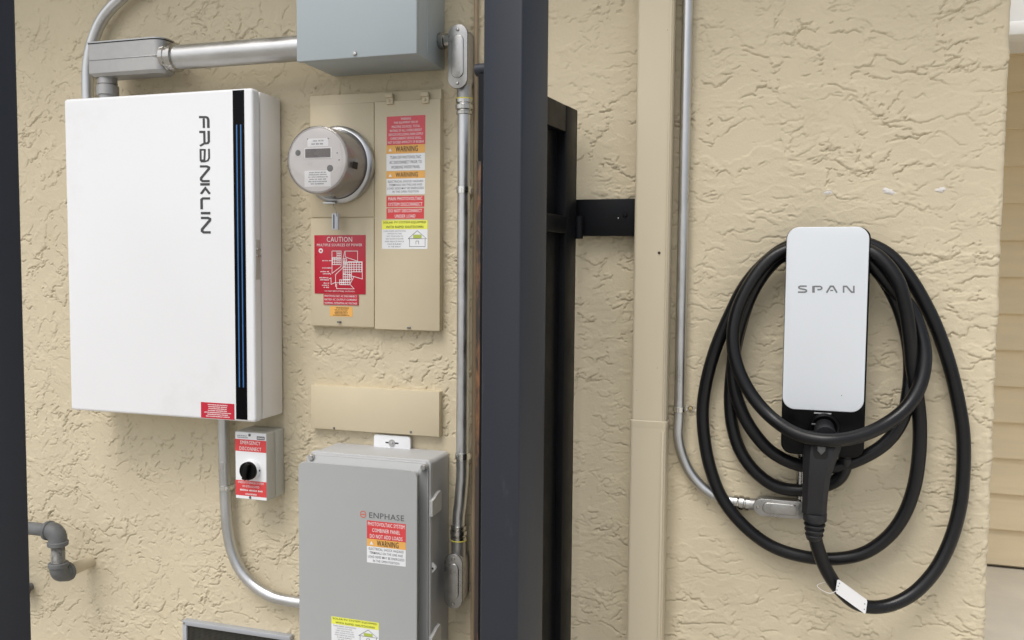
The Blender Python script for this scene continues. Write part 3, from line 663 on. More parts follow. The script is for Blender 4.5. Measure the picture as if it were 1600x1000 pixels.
r = frect(481, 217, 513, 228); s = sticker('nameplate', r, -.1468, m_lab, mt, th=.0004); k = NB(); dashes(k, r[0] + .004, r[1] - .004, r[2] + .002, r[3] - .002, -.1475, 2, 8, fill=.8); add('lettering', k, m_inkg, s, smooth=0)
r = frect(476, 267, 517, 291); s = sticker('rating_plate', r, -.1468, m_lab, mt, th=.0004); k = NB(); dashes(k, r[0] + .004, r[1] - .003, r[2] + .004, r[3] - .002, -.1475, 6, 12); add('lettering', k, m_inkg, s, smooth=0)
for px, py, rr in ((466, 239, .0075), (516, 263, .0085)):
    c = fpt(px, py); b = NB(); lathe(b, (c.x, -.1467, c.z), (0, -1, 0), [(rr, 0), (rr, .0012), (rr * .6, .0016)], 16); add('port', b, m_galvpipe, mt)
for px, py in ((527, 239), (530, 250), (481, 217.5), (513, 216.5)):
    c = fpt(px, py); screw('face_screw', (c.x, -.1467, c.z), .0018, mt, m_inkg)
# dark square label on the side of the shroud
ang = math.radians(-6); b = NB()
for dz in (0,):
    v = []
    for a_, t_y in ((-.115, .112), (.075, .112), (.075, .084), (-.115, .084)):
        rad = .0925 - .0; a2 = a_ - .12
        v.append(b.verts.new((mx + rad * math.cos(a2), ym - t_y, mz + rad * math.sin(a2))))
    b.faces.new(v)
add('side_label', b, m_black, mt, smooth=0)
c = W(527, 325, -.045); b = NB(); tube(b, spline([(mx - .002, -.05, mz - .099), (mx - .004, -.06, mz - .108), (c.x, -.055, c.z - .004), (c.x + .001, -.05, W(524, 338, -.05).z)], 5), .0012, 8)
sw_ = add('seal_wire', b, m_zinc, mt)
a0, a1 = W(519.5, 333, -.045), W(529.5, 359, -.045); b = NB(); box(b, a0.x, a1.x, -.05, -.040, a1.z, a0.z, .002); add('seal_body', b, m_seal, mt)
b = NB(); box(b, a0.x + .005, a0.x + .0085, -.0506, -.0495, a1.z + .003, a0.z - .004); add('seal_core', b, m_inkg, mt)
b = NB(); box(b, W(508, 313, -.045).x, W(527, 313, -.045).x, -.058, -.04, mz - .1035, mz - .0985, .001); add('ring_clasp', b, m_galv, mt)

# blank cover below
y_ = -.022
x0 = W(485.5, 640, y_).x; x1 = W(686.5, 640, y_).x; z1 = (W(485, 605, y_).z + W(687, 608, y_).z) / 2; z0 = (W(485, 671, y_).z + W(686, 681, y_).z) / 2
t_ = thing('blank_cover', 'plain tan painted blank cover plate below the meter panel', 'cover plate', ((x0 + x1) / 2, 0, z0))
b = NB(); box(b, x0, x1, y_, .01, z0, z1, .0025); add('plate', b, m_tan, t_)
for px, py in ((522, 669), (642, 675)): c = W(px, py, y_); screw('cover_screw', (c.x, y_, c.z), .0032, t_, m_galvpipe)

# ------------------------------------------------------------------ grey combiner box, bottom centre
yf = -.188
x0 = (W(469, 720, yf).x + W(464, 1000, yf).x) / 2; x1 = (W(654, 745, yf).x + W(649.5, 1000, yf).x) / 2; z1 = (W(480, 719.5, yf).z + W(640, 737, yf).z) / 2; z0 = z1 - .58
cb = thing('combiner_box', 'grey plastic solar combiner box with a raised lid and side latches at the bottom centre', 'electrical box', ((x0 + x1) / 2, 0, z0))
bx0, bx1, bz0, bz1 = x0 + .004, x1 + .0105, z0 - .012, z1 + .012
b = NB(); prism(b, rrect(bx0, bx1, bz0, bz1, .012, 5), -.108, -.004, .002); add('box_body', b, m_poly2, cb)
b = NB(); prism(b, rrect(bx0 - .003, bx1 + .002, bz0 - .003, bz1 + .003, .013, 5), -.131, -.1105, .003); fl = add('lid_flange', b, m_poly2, cb)
b = NB(); prism(b, rrect(bx0 + .002, bx1 - .003, bz0 + .002, bz1 - .002, .012, 5), -.1375, -.1305, .002); add('lid_step', b, m_poly2, fl)
# raised lid: concave sides swelling to a rounded front plate
b = NB(); rings = []
for ins, y, r in ((-.006, -.137, .012), (.011, -.150, .010), (.014, -.166, .012), (.003, -.181, .019), (0, -.186, .021), (.0012, yf, .021)):
    rings.append([b.verts.new((x, y, z)) for x, z in rrect(x0 + ins, x1 - ins, z0 + ins, z1 - ins, r, 8)])
n = len(rings[0])
for A, B in zip(rings, rings[1:]):
    for i in range(n): b.faces.new((A[i], A[(i + 1) % n], B[(i + 1) % n], B[i]))
b.faces.new(rings[-1]); b.faces.new(rings[0][::-1]); add('lid', b, m_poly, cb)
for cx, cz in ((bx0 + .010, bz1 - .010), (bx1 - .011, bz1 - .012)):
    b = NB(); lathe(b, (cx, -.1365, cz), (0, -1, 0), [(.0075, 0), (.0075, .014), (.006, .016), (.002, .016)], 12); add('lid_screw', b, m_galv, cb)
for ya0, ya1 in ((768, 802), (977, 1012)):
    za = W(690, ya0, -.09).z; zb = W(680, ya1, -.11).z; b = NB()
    pts = [(-.140, za - .013), (-.122, za - .010), (-.104, za - .002), (-.082, za), (-.078, za - .006), (-.078, zb + .002), (-.104, zb), (-.140, zb)]
    A = [b.verts.new((bx1 + .001, y, z)) for y, z in pts]; B = [b.verts.new((bx1 + .0100, y, z)) for y, z in pts]; n = len(pts)
    for i in range(n): b.faces.new((A[i], B[i], B[(i + 1) % n], A[(i + 1) % n]))
    b.faces.new(A); b.faces.new(B[::-1]); add('latch', b, m_latch, cb)
c = W(676, 887, -.118); b = NB()
pts = [(bx1 - .004, c.z + .018), (bx1 - .004, c.z - .018), (bx1 + .006, c.z - .009), (bx1 + .0125, c.z - .001), (bx1 + .0125, c.z + .003), (bx1 + .005, c.z + .012)]
prism(b, pts, -.1235, -.1165, .001); hp = add('padlock_hasp', b, m_latch, cb)
b = NB(); lathe(b, (bx1 + .0045, -.1238, c.z), (0, -1, 0), [(.0028, 0), (.0028, .0004)], 14); add('hasp_hole', b, m_dark, hp)
tx0, tx1 = W(583, 690, -.02).x, W(640, 690, -.02).x; tz1 = W(611, 681, -.02).z
b = NB(); prism(b, rrect(tx0, tx1, bz1 - .01, tz1, (.001, .001, .008, .008), 5), -.016, -.008, .001); mt_ = add('mounting_tab', b, m_lab, cb)
c = W(611.5, 692.5, -.02); b = NB(); box(b, c.x - .019, c.x + .019, -.0164, -.0158, c.z - .0018, c.z + .0018); add('tab_slot', b, m_dark, mt_)
b = NB(); lathe(b, (c.x, -.016, c.z), (0, -1, 0), [(.0095, 0), (.0095, .002), (.0035, .0022), (.0035, .006), (.001, .0065)], 24); add('washer_bolt', b, m_galv, mt_)
# logo and stickers
k = NB(); c = W(567.5, 803.5, yf); ro = .0078
for a0, a1 in ((math.radians(8), math.radians(172)), (math.radians(188), math.radians(352))):
    stroke(k, [(c.x + ro * math.cos(a), c.z + ro * math.sin(a)) for a in np.linspace(a0, a1, 18)], .0019, yf - .0005)
stroke(k, [(c.x - ro * .95, c.z), (c.x + ro * .95, c.z)], .0019, yf - .00055); add('logo_ring', k, m_ring, cb, 'small orange ring logo with a bar across', smooth=0)
k = NB(); a, d = W(577, 799, yf), W(631.5, 815.5, yf); zc = W(604, 807.3, yf).z; hh = .0072
text_into(k, 'ENPHASE', a.x, d.x, zc - hh, zc + hh, yf - .0005, .004); add('lettering', k, m_logo3, cb, smooth=0)
xa, xb = W(573.5, 850, yf).x, W(634, 850, yf).x
zA = W(604, 816, yf).z; zB = W(604, 844.5, yf).z; zC = W(604, 856, yf).z; zD = W(604, 882, yf).z
s = sticker('red_sticker', (xa, xb, zB + .0003, zA), yf, m_red, cb, 'red sticker reading PHOTOVOLTAIC SYSTEM COMBINER PANEL DO NOT ADD LOADS')
lines(s, (xa, xb, zB, zA), yf - .0009, [('PHOTOVOLTAIC SYSTEM', .94), ('COMBINER PANEL', .72), ('DO NOT ADD LOADS', .84)], m_inkw, hfrac=.62, off=.014)
sb = NB(); box(sb, xa, xb, yf - .0005, yf, zD, zC - .0003); st = add('warning_sticker', sb, m_lab, cb, 'white sticker with an orange WARNING band, four lines about shock hazard', smooth=0)
sb = NB(); box(sb, xa, xb, yf - .0005, yf, zC, zB); add('orange_band', sb, m_orange, st, smooth=0)
k = NB(); w = xb - xa; text_into(k, 'WARNING', xa + w * .26, xa + w * .82, zC + .002, zB - .0018, yf - .0009, .022); add('lettering', k, m_ink, st, smooth=0)
k = NB(); tri(k, xa + w * .12, zC + (zB - zC) * .45, w * .05, yf - .0009); add('warning_triangle', k, m_inkw, st, smooth=0)
lines(st, (xa, xb, zD + .001, zC - .001), yf - .0009, [('ELECTRICAL SHOCK HAZARD', .90), ('TERMINALS ON THE LINE AND', .86), ('LOAD SIDES MAY BE ENERGIZED', .94), ('IN THE OPEN POSITION', .68)], m_inkg, off=.004)
xa, xb = W(518, 980, yf).x, W(592, 980, yf).x; zt_ = W(555, 968, yf).z
solar((xa, xb, zt_ - .062, zt_), yf, cb, 'white sticker with yellow band about solar rapid shutdown', .30)

# ------------------------------------------------------------------ emergency disconnect switch
yf = -.089
x0 = (W(367, 673, yf).x + W(368, 778, yf).x) / 2; x1 = (W(416, 677, yf).x + W(418, 784, yf).x) / 2; z1 = (W(367, 673, yf).z + W(416, 677, yf).z) / 2; z0 = (W(368, 778, yf).z + W(418, 784, yf).z) / 2
es = thing('disconnect_switch', 'small light grey switch box with a black rotary knob and red EMERGENCY DISCONNECT label', 'switch', ((x0 + x1) / 2, 0, z0))
b = NB(); box(b, x0, x1, -.046, -.003, z0, z1, .002); add('box_base', b, m_switch, es)
b = NB(); box(b, x0, x1, yf, -.0475, z0, z1, .003); add('box_cover', b, m_switch, es)
b = NB(); box(b, x0 + .002, x1 - .002, yf - .0005, yf + .001, z0 + .002, z1 - .002); fp = add('face_label', b, m_lab, es)
w = x1 - x0; h = z1 - z0
def er(a0, b0, a1, b1): return x0 + w * a0, x0 + w * a1, z1 - h * b1, z1 - h * b0
r = er(.01, .115, .985, .29); s = sticker('red_sticker', r, yf - .0005, m_red, es, 'red label reading EMERGENCY DISCONNECT'); lines(s, r, yf - .0014, [('EMERGENCY', .64), ('DISCONNECT', .70)], m_inkw, hfrac=.6, off=.008)
r = er(.01, .72, .985, .945); s = sticker('red_sticker', r, yf - .0005, m_red, es, 'red label of four small white lines under the knob'); lines(s, r, yf - .0014, [('ENERGY STORAGE SYSTEM', .82), ('ON SITE LOCATED', .55), (None, .96), (None, .5)], m_inkw, hfrac=.55, off=.01)
r = er(.70, .055, .94, .105); s = sticker('maker_plate', r, yf - .0005, m_inkg, es); k = NB(); dashes(k, r[0] + .002, r[1] - .002, r[2], r[3], yf - .0014, 1, 6, fill=1); add('lettering', k, m_inkw, s, smooth=0)
k = NB(); r = er(.08, .05, .5, .10); dashes(k, *r, yf - .0009, 2, 5, 'l'); add('lettering', k, m_inkg, fp, smooth=0)
for bb in (.045, .965): screw('cover_screw', (x0 + w * .47, yf, z1 - h * bb), .0038, es, m_galvpipe)
kc = W(394, 733.5, yf); b = NB(); lathe(b, (kc.x, yf, kc.z), (0, -1, 0), [(.0275, 0), (.0270, .012), (.0255, .014)], 36); kb = add('knob_base', b, m_lab, es)
b = NB(); lathe(b, (kc.x, yf - .013, kc.z), (0, -1, 0), [(.0245, 0), (.0248, .010), (.0235, .012), (.0225, .0095), (.001, .0090)], 36); kn = add('knob', b, m_black, es)
b = NB(); box(b, -.0062, .0062, -.016, 0, -.0225, .0225, .003, M=Matrix.Translation((kc.x, yf - .020, kc.z)) @ Matrix.Rotation(math.radians(12), 4, 'Y')); add('knob_grip', b, m_black, kn)
b = NB(); lathe(b, (kc.x + .0262, yf - .006, kc.z), (1, 0, 0), [(.003, 0), (.003, .0012)], 12); add('lock_hole', b, m_dark, kb)

# conduit from the cabinet down and round to the combiner box
y_ = -.030
P = [W(349, 640, y_), W(349.5, 680, y_), W(351, 740, y_), W(353, 790, y_), W(356, 828, y_), W(363, 862, y_), W(377, 892, y_), W(398, 915, y_), W(424, 931, y_), W(450, 938, y_), W(490, 944, y_)]
t_ = thing('curved_conduit', 'galvanised conduit dropping from the white cabinet and bending towards the grey combiner box', 'conduit', P[3])
b = NB(); tube(b, spline(P, 8), .0160, 20); add('pipe', b, m_galv, t_)
c = W(352.5, 761, y_); strap(Vector((c.x, y_, c.z)), .0160, .012, t_, ear=.008)
c = W(351, 722, y_); b = NB(); lathe(b, (c.x, y_, c.z), (0, 0, 1), [(.0165, 0), (.0168, .001), (.0168, .003), (.0165, .004)], 20); add('bend_mark', b, m_galv, t_)

# ------------------------------------------------------------------ steel pipe coming out of the wall, lower left
c0 = W(142, 877, 0); ys = -.118
t_ = thing('pipe_elbows', 'weathered grey threaded pipe with two elbows on a tan stub from the wall', 'pipe', (c0.x, 0, c0.z))
b = NB(); tube(b, [(c0.x, .01, c0.z), (c0.x, ys + .012, c0.z)], .0185, 20); add('wall_stub', b, m_tan2, t_)
rP = .0185; ctr = Vector((c0.x, ys, c0.z)); up = W(86, 832, ys - .0); dz = up.z - c0.z
b = NB(); P = [ctr + Vector((0, .032, 0)), ctr + Vector((0, .014, 0))] + [ctr + Vector((0, .014 - .020 * math.sin(a), .020 * (1 - math.cos(a)))) for a in np.linspace(.2, math.pi / 2, 7)] + [ctr + Vector((0, -.006, .034))]
tube(b, P, [.0265] * 2 + [.0245] * 7 + [.0245], 20); lathe(b, ctr + Vector((0, .033, 0)), (0, -1, 0), [(.027, 0), (.0285, .002), (.0285, .012), (.025, .014)], 20); lathe(b, ctr + Vector((0, -.006, .024)), (0, 0, 1), [(.025, 0), (.028, .002), (.028, .012), (.026, .014)], 20)
add('lower_elbow', b, m_galvpipe, t_)
nx = ctr + Vector((0, -.006, 0))
b = NB(); pr = [(.0185, .030)]
zz_ = .03
while zz_ < dz - .030: pr += [(.0192, zz_ + .001), (.0178, zz_ + .0025)]; zz_ += .0028
lathe(b, nx, (0, 0, 1), pr, 18); add('threaded_nipple', b, m_thread, t_)
u = nx + Vector((0, 0, dz)); b = NB()
P = [u + Vector((0, 0, -.034))] + [u + Vector((-.022 * (1 - math.cos(a)), 0, -.016 + .022 * math.sin(a))) for a in np.linspace(0, math.pi / 2, 8)] + [u + Vector((-.036, 0, .006))]
tube(b, P, [.0265] + [.0255] * 8 + [.0255], 20); lathe(b, u + Vector((0, 0, -.036)), (0, 0, 1), [(.026, 0), (.029, .002), (.029, .012), (.026, .014)], 20); lathe(b, u + Vector((-.038, 0, .006)), (1, 0, 0), [(.026, 0), (.0285, .002), (.0285, .010), (.026, .012)], 20)
add('upper_elbow', b, m_galvpipe, t_)
b = NB(); tube(b, [u + Vector((-.03, 0, .006)), u + Vector((-.55, 0, .006))], .0185, 20); add('pipe', b, m_galvpipe, t_)
# handle peeking out from behind the left post
c = W(40, 920, -.022); t_ = thing('valve_handle', 'brown round valve handle just showing beside the left dark post', 'valve', (c.x, 0, c.z))
b = NB(); lathe(b, (c.x, -.022, c.z), (0, -1, 0), [(.016, 0), (.024, .003), (.026, .010), (.024, .018), (.012, .021)], 24); add('handle', b, mat('brown_enamel', (.06, .035, .03), .5), t_)
b = NB(); tube(b, [(c.x, .01, c.z), (c.x, -.024, c.z)], .012, 14); add('valve_stem', b, m_galvpipe, t_)

# vent at the bottom
y_ = -.016
vx0 = W(286, 985, y_).x; vx1 = vx0 + .36; vz1 = W(288, 969, y_).z; vz0 = vz1 - .2
t_ = thing('wall_vent', 'grey framed mesh vent low on the wall, only its top edge showing', 'vent', ((vx0 + vx1) / 2, 0, vz0))
fw = .014
for nm, q in (('frame_rail', (vx0, vx1, vz1 - fw, vz1)), ('frame_rail', (vx0, vx1, vz0, vz0 + fw)), ('frame_stile', (vx0, vx0 + fw, vz0 + fw, vz1 - fw)), ('frame_stile', (vx1 - fw, vx1, vz0 + fw, vz1 - fw))):
    b = NB(); box(b, q[0], q[1], y_ - .003, .004, q[2], q[3], .0015); add(nm, b, m_ventframe, t_)
b = NB(); box(b, vx0 + fw, vx1 - fw, -.0035, .01, vz0 + fw, vz1 - fw); add('dark_hollow_sheet', b, m_dark, t_)  # near-black sheet painting the shade of the hollow behind the mesh
b = NB(); step = .0042; x = vx0 + fw
while x < vx1 - fw: box(b, x, x + .0013, -.0125, -.0112, vz0 + fw, vz1 - fw); x += step
z = vz0 + fw
while z < vz1 - fw: box(b, vx0 + fw, vx1 - fw, -.0111, -.0098, z, z + .0013); z += step
o = add('wire_mesh', b, m_mesh, t_, smooth=0); o['kind'] = 'stuff'
screw('frame_screw', (vx0 + .006, y_ - .003, vz1 - .007), .003, t_)

# ------------------------------------------------------------------ downspout
yf = -.062
dx0 = W(991.0, 330, yf).x; dx1 = W(1047.0, 330, yf).x; zj = W(1012, 660, yf).z
ds = thing('downspout', 'tan painted rectangular downspout running down the wall beside the thin conduit', 'downspout', ((dx0 + dx1) / 2, 0, 0))
def spout(x0, x1, y0, y1, z0, z1):
    b = NB(); pts = rrect(x0, x1, y0, y1, .008, 5); n = len(pts)
    A = [b.verts.new((x, y, z0)) for x, y in pts]; B = [b.verts.new((x, y, z1)) for x, y in pts]
    for i in range(n): b.faces.new((A[i], A[(i + 1) % n], B[(i + 1) % n], B[i]))
    b.faces.new(A[::-1]); b.faces.new(B); return b
add('upper_pipe', spout(dx0, dx1, yf, -.008, zj - .03, 3.0), m_tan2, ds)
lp = add('lower_pipe', spout(dx0 - .0018, dx1 + .0012, yf - .0018, -.006, .12, zj), m_tan2, ds)
b = NB(); box(b, dx1 - .010, dx1 - .0035, yf - .005, yf - .001, .12, zj - .02, .0018); add('seam_rib', b, m_tan2, lp)
b = NB(); box(b, dx1 - .009, dx1 - .004, yf - .0018, yf + .001, zj, 3.0, .0012); add('seam_rib', b, m_tan2, ds)
b = NB()
A = rrect(dx0 - .0018, dx1 + .0012, yf - .0018, -.006, .008, 5); B = rrect(dx0 - .0032, dx1 + .0026, yf - .0030, -.0055, .009, 5); n = len(A)
rows = [[b.verts.new((x, y, zj + dz)) for x, y in q] for q, dz in ((A, -.014), (B, -.001), (B, .003), (rrect(dx0 - .001, dx1 + .001, yf - .001, -.006, .008, 5), .005))]
for P_, Q_ in zip(rows, rows[1:]):
    for i in range(n): b.faces.new((P_[i], P_[(i + 1) % n], Q_[(i + 1) % n], Q_[i]))
add('joint_lip', b, m_tan2, ds)
c = W(1030, 395, yf); screw('rivet', (c.x, yf, c.z), .0032, ds, m_rust)
for px, py in ((1027, 575), (995, 610), (1043, 47)): c = W(px, py, yf); screw('rivet', (c.x, yf + .001, c.z), .0014, ds, m_galvpipe)

# ------------------------------------------------------------------ dark posts in front, gate leaf, hinge bar
th = math.radians(18.6)
def post(corner, w, h, label, off):
    a = Vector((math.cos(th), -math.sin(th), 0)); bk = Vector((math.sin(th), math.cos(th), 0))
    ctr = Vector((corner[0], corner[1], 0)) + (a * -w / 2 if off else a * -w / 2) + (bk * w / 2 if off else bk * -w / 2)
    t = thing('fence_post', label, 'fence post', ctr, 'dark square steel posts in the foreground')
    M = Matrix.Translation(ctr) @ Matrix.Rotation(-th, 4, 'Z')
    b = NB(); box(b, -w / 2, w / 2, -w / 2, w / 2, .008, h, .0035, 3, M); add('post', b, m_post, t)
    b = NB(); box(b, -w / 2 - .004, w / 2 + .004, -w / 2 - .004, w / 2 + .004, h, h + .014, .004, 2, M); add('post_cap', b, m_post, t)
    b = NB(); box(b, -w * .9, w * .9, -w * .9, w * .9, 0, .008, .002, 2, M); add('base_plate', b, m_post, t)
    return t
post((-.3185, -1.0079), .0640, 2.15, 'dark slate square steel post in the foreground between the electrical boxes and the downspout', True)
d37 = ROT.T @ np.array([(37 - 800) / F, 0, 1.0]); q = d37 * 1.22
post((q[0], q[1] - CAM_D), .0640, 2.15, 'dark slate square steel post cut by the left edge of the picture', False)

ph = math.radians(8.1); Pf = Vector((-.45665, -.06, 0)); zt = 1.780; L = .437
gl = thing('gate_leaf', 'black steel gate leaf swung back against the wall behind the middle post', 'gate', (Pf.x, Pf.y, 0))
Mg = Matrix.Translation(Pf) @ Matrix.Rotation(-ph, 4, 'Z')     # local: x = right face outward, y negative = towards the camera
def gbox(name, x0, x1, y0, y1, z0, z1, m, bev=.003, parent=None, label=None):
    b = NB(); box(b, x0, x1, y0, y1, z0, z1, bev, 2, Mg); return add(name, b, m, parent or gl, label)
tk = .04
gbox('hinge_stile', -tk, 0, -.072, 0, .1, zt, m_gate)
ns = gbox('latch_stile', -tk - .004, 0, -L, -L + .05, .1, zt, m_gate)
gbox('rusty_edge', -tk - .0045, -tk + .0045, -L - .0012, -L + .004, .12, zt - .17, m_rust, .001, label='rusty brown edge strip')
gbox('top_rail', -tk, -.001, -L + .05, -.072, zt - .062, zt, m_gate)
zr1 = W(880, 339, -.1).z; zr0 = W(880, 366, -.1).z
gbox('mid_rail', -tk, .004, -L + .05, -.072, zr0 + .0, zr1, m_gate)
gbox('bottom_rail', -tk, -.001, -L + .05, -.072, .1, .16, m_gate)
gbox('upper_panel', -tk + .006, -.024, -L + .05, -.072, zr1, zt - .062, m_gate, 0)
gbox('lower_panel', -tk + .006, -.016, -L + .05, -.072, .16, zr0, m_gate, 0)
zlb = W(747, 90, -.5).z
b = NB(); tube(b, [Mg @ Vector((-tk - .0135, -L + .014, zt + .010)), Mg @ Vector((-.0, -L + .014, zt + .010))], .0125, 14); add('latch_bolt', b, m_post, gl)
hx = W(899, 340, -.06)
b = NB(); tube(b, [Mg @ Vector((.004, .004, zr1 + .004)), Mg @ Vector((.004, .004, W(898, 373, -.06).z))], .011, 14); add('hinge_knuckle', b, m_gate, gl)
hb = W(945, 340, -.028)
t_ = thing('hinge_bar', 'flat black steel bar bolted to the wall between the gate leaf and the downspout', 'bracket', (hb.x, 0, hb.z))
x0 = W(901, 340, -.03).x; x1 = dx0 + .05; z1 = W(945, 311, -.034).z; z0 = W(945, 368.5, -.034).z
b = NB(); box(b, x0 - .02, x1 + .0, -.0060, -.0035, z0 + .004, z1 - .004); 
b = NB(); box(b, x0 - .03, dx0 - .0015, -.034, -.0045, z0, z1, .002); add('bar', b, m_gate, t_)
c = W(977, 336, -.034); screw('anchor_bolt', (c.x, -.034, c.z), .0055, t_, m_gate)
c = W(966, 341, -.034); screw('anchor_screw', (c.x, -.034, c.z), .0022, t_, m_zinc)

# ------------------------------------------------------------------ thin conduit on the right with its fitting
y_ = -.020; rE = .0126
P = [W(1076.5, -60, y_), W(1076, 0, y_), W(1071, 200, y_), W(1066, 400, y_), W(1061, 600, y_), W(1059.5, 655, y_), W(1060, 680, y_), W(1066, 710, y_), W(1079, 739, y_), W(1100, 763, y_), W(1125, 778, y_), W(1150, 784, y_), W(1166, 786.5, y_)]
xs = sum(p.x for p in P[:6]) / 6
for p in P[:6]: p.x = xs
t_ = thing('thin_conduit', 'thin straight galvanised conduit beside the downspout bending to a fitting under the car charger', 'conduit', P[5])
b = NB(); tube(b, [Vector((xs, y_, 2.62)), P[0], P[1], P[2], P[3], P[4]] + spline(P[5:], 8), rE, 18); add('pipe', b, m_galv, t_)
c = W(1060, 639, y_); strap(Vector((xs, y_, c.z)), rE, .012, t_, left=False, m=m_strap, ear=.020)
dv = (W(1180, 789, y_) - W(1148, 784, y_)).normalized()
connector(W(1146, 783.6, y_), dv, rE, t_, .036)
fz = W(1215, 795, -.045).z; cx0 = W(1177, 795, -.045).x; cx1 = W(1262, 795, -.045).x
conduit_body((cx0, cx1, fz - .0205, fz + .0205), -.045, -.006, t_)
b = NB(); tube(b, [(cx0 - .012, -.022, fz), (cx0 + .02, -.022, fz)], .0135, 16); add('hub', b, m_cast, t_)
b = NB(); xn = W(1251, 760, -.025).x; lathe(b, (xn, -.025, fz), (0, 0, 1), [(.010, 0), (.010, .036), (.0145, .037), (.0145, .046), (.010, .047), (.010, W(1251, 705, -.025).z - fz)], 16); add('riser_nipple', b, m_zinc, t_)

# ------------------------------------------------------------------ car charger
yf = -.100
x0 = (W(1229, 400, yf).x + W(1223, 600, yf).x) / 2; x1 = (W(1358.5, 400, yf).x + W(1350, 600, yf).x) / 2
z1 = W(1293, 354.5, yf).z; z0 = W(1287, 642, yf).z; zb = W(1287, 712, -.085).z
ev = thing('car_charger', 'tall wall-mounted car charger with a pale rounded front plate on a black base', 'car charger', ((x0 + x1) / 2, 0, zb))
b = NB(); prism(b, rrect(x0, x1, z0, z1, .027, 10), yf, yf + .0085, .0018); fp = add('front_plate', b, m_alu, ev)
b = NB(); prism(b, rrect(x0 - .0005, x1 + .0045, zb, z1 - .001, .024, 10), yf + .0088, yf + .035, .004); add('base', b, m_black, ev)
b = NB(); prism(b, rrect(x0 + .025, x1 - .02, zb + .02, z1 - .075, .03, 8), yf + .035, -.004); add('wall_mount', b, m_black, ev)
zl = W(1286, 645.8, yf + .008).z; b = NB(); box(b, W(1272, 646, yf + .008).x, W(1299, 646, yf + .008).x, yf + .0078, yf + .009, zl - .0012, zl + .0012); add('status_light', b, m_inkw, ev)
c = W(1315, 618, yf); b = NB(); lathe(b, (c.x, yf - .0001, c.z), (0, -1, 0), [(.0011, 0), (.0011, .0002)], 10); add('pinhole', b, m_inkg, fp)
# SPAN
k = NB()
def sm(a, h_):
    px = 1246.5 + a; py = 457.3 - h_ * 1.0; p = W(px, py, yf); return p.x, p.z
SP = [([(14, 10.2), (4, 10.2), (1.6, 8.9), (1.6, 7.6), (4, 6.2), (11, 5.0), (13.6, 3.8), (13.6, 2), (11, .9), (.3, .9)], 2.3), ([(24.6, 0), (24.6, 10.6)], 4.0), ([(26.4, 9.8), (35, 9.8), (37.6, 8.3), (37.6, 6.4), (35, 4.8), (30.6, 4.8)], 2.2),
      ([(45, 0), (51, 9.9), (55.4, 9.9), (61.2, 0)], 2.6), ([(50.6, 3.6), (55.2, 3.6)], 1.8), ([(71.6, 0), (71.6, 9.8), (76.5, 9.8), (84, .9), (87.6, .9), (87.6, 10.8)], 2.5)]
for i, (p, wd) in enumerate(SP): stroke(k, p, wd, yf - .0004 - i * .00003, sm)
add('lettering', k, m_logo2, ev, 'grey SPAN lettering across the front plate', smooth=0)
# holster round the plug
hc = W(1288, 668, yf + .005); b = NB(); lathe(b, (hc.x, yf + .012, hc.z), (0, -1, 0), [(.032, 0), (.031, .010), (.027, .014), (.023, .010), (.022, .002)], 32); add('holster', b, m_black, ev)
for px, py in ((1271, 662.5), (1298, 664)):
    c = W(px, py, yf - .002); b = NB(); box(b, c.x - .004, c.x + .004, yf - .004, yf, c.z - .0016, c.z + .0016, .0006, M=None); add('holster_mark', b, m_galvpipe, ev)
for px, r, ln in ((1322, .014, .030),):
    c = W(px, 712, -.055); b = NB(); lathe(b, (c.x, -.055, zb + .005), (0, 0, -1), [(r, 0), (r, .012), (r * 1.15, .013), (r * 1.15, .022), (r * .95, ln)], 18); add('cable_gland', b, m_plug, ev)

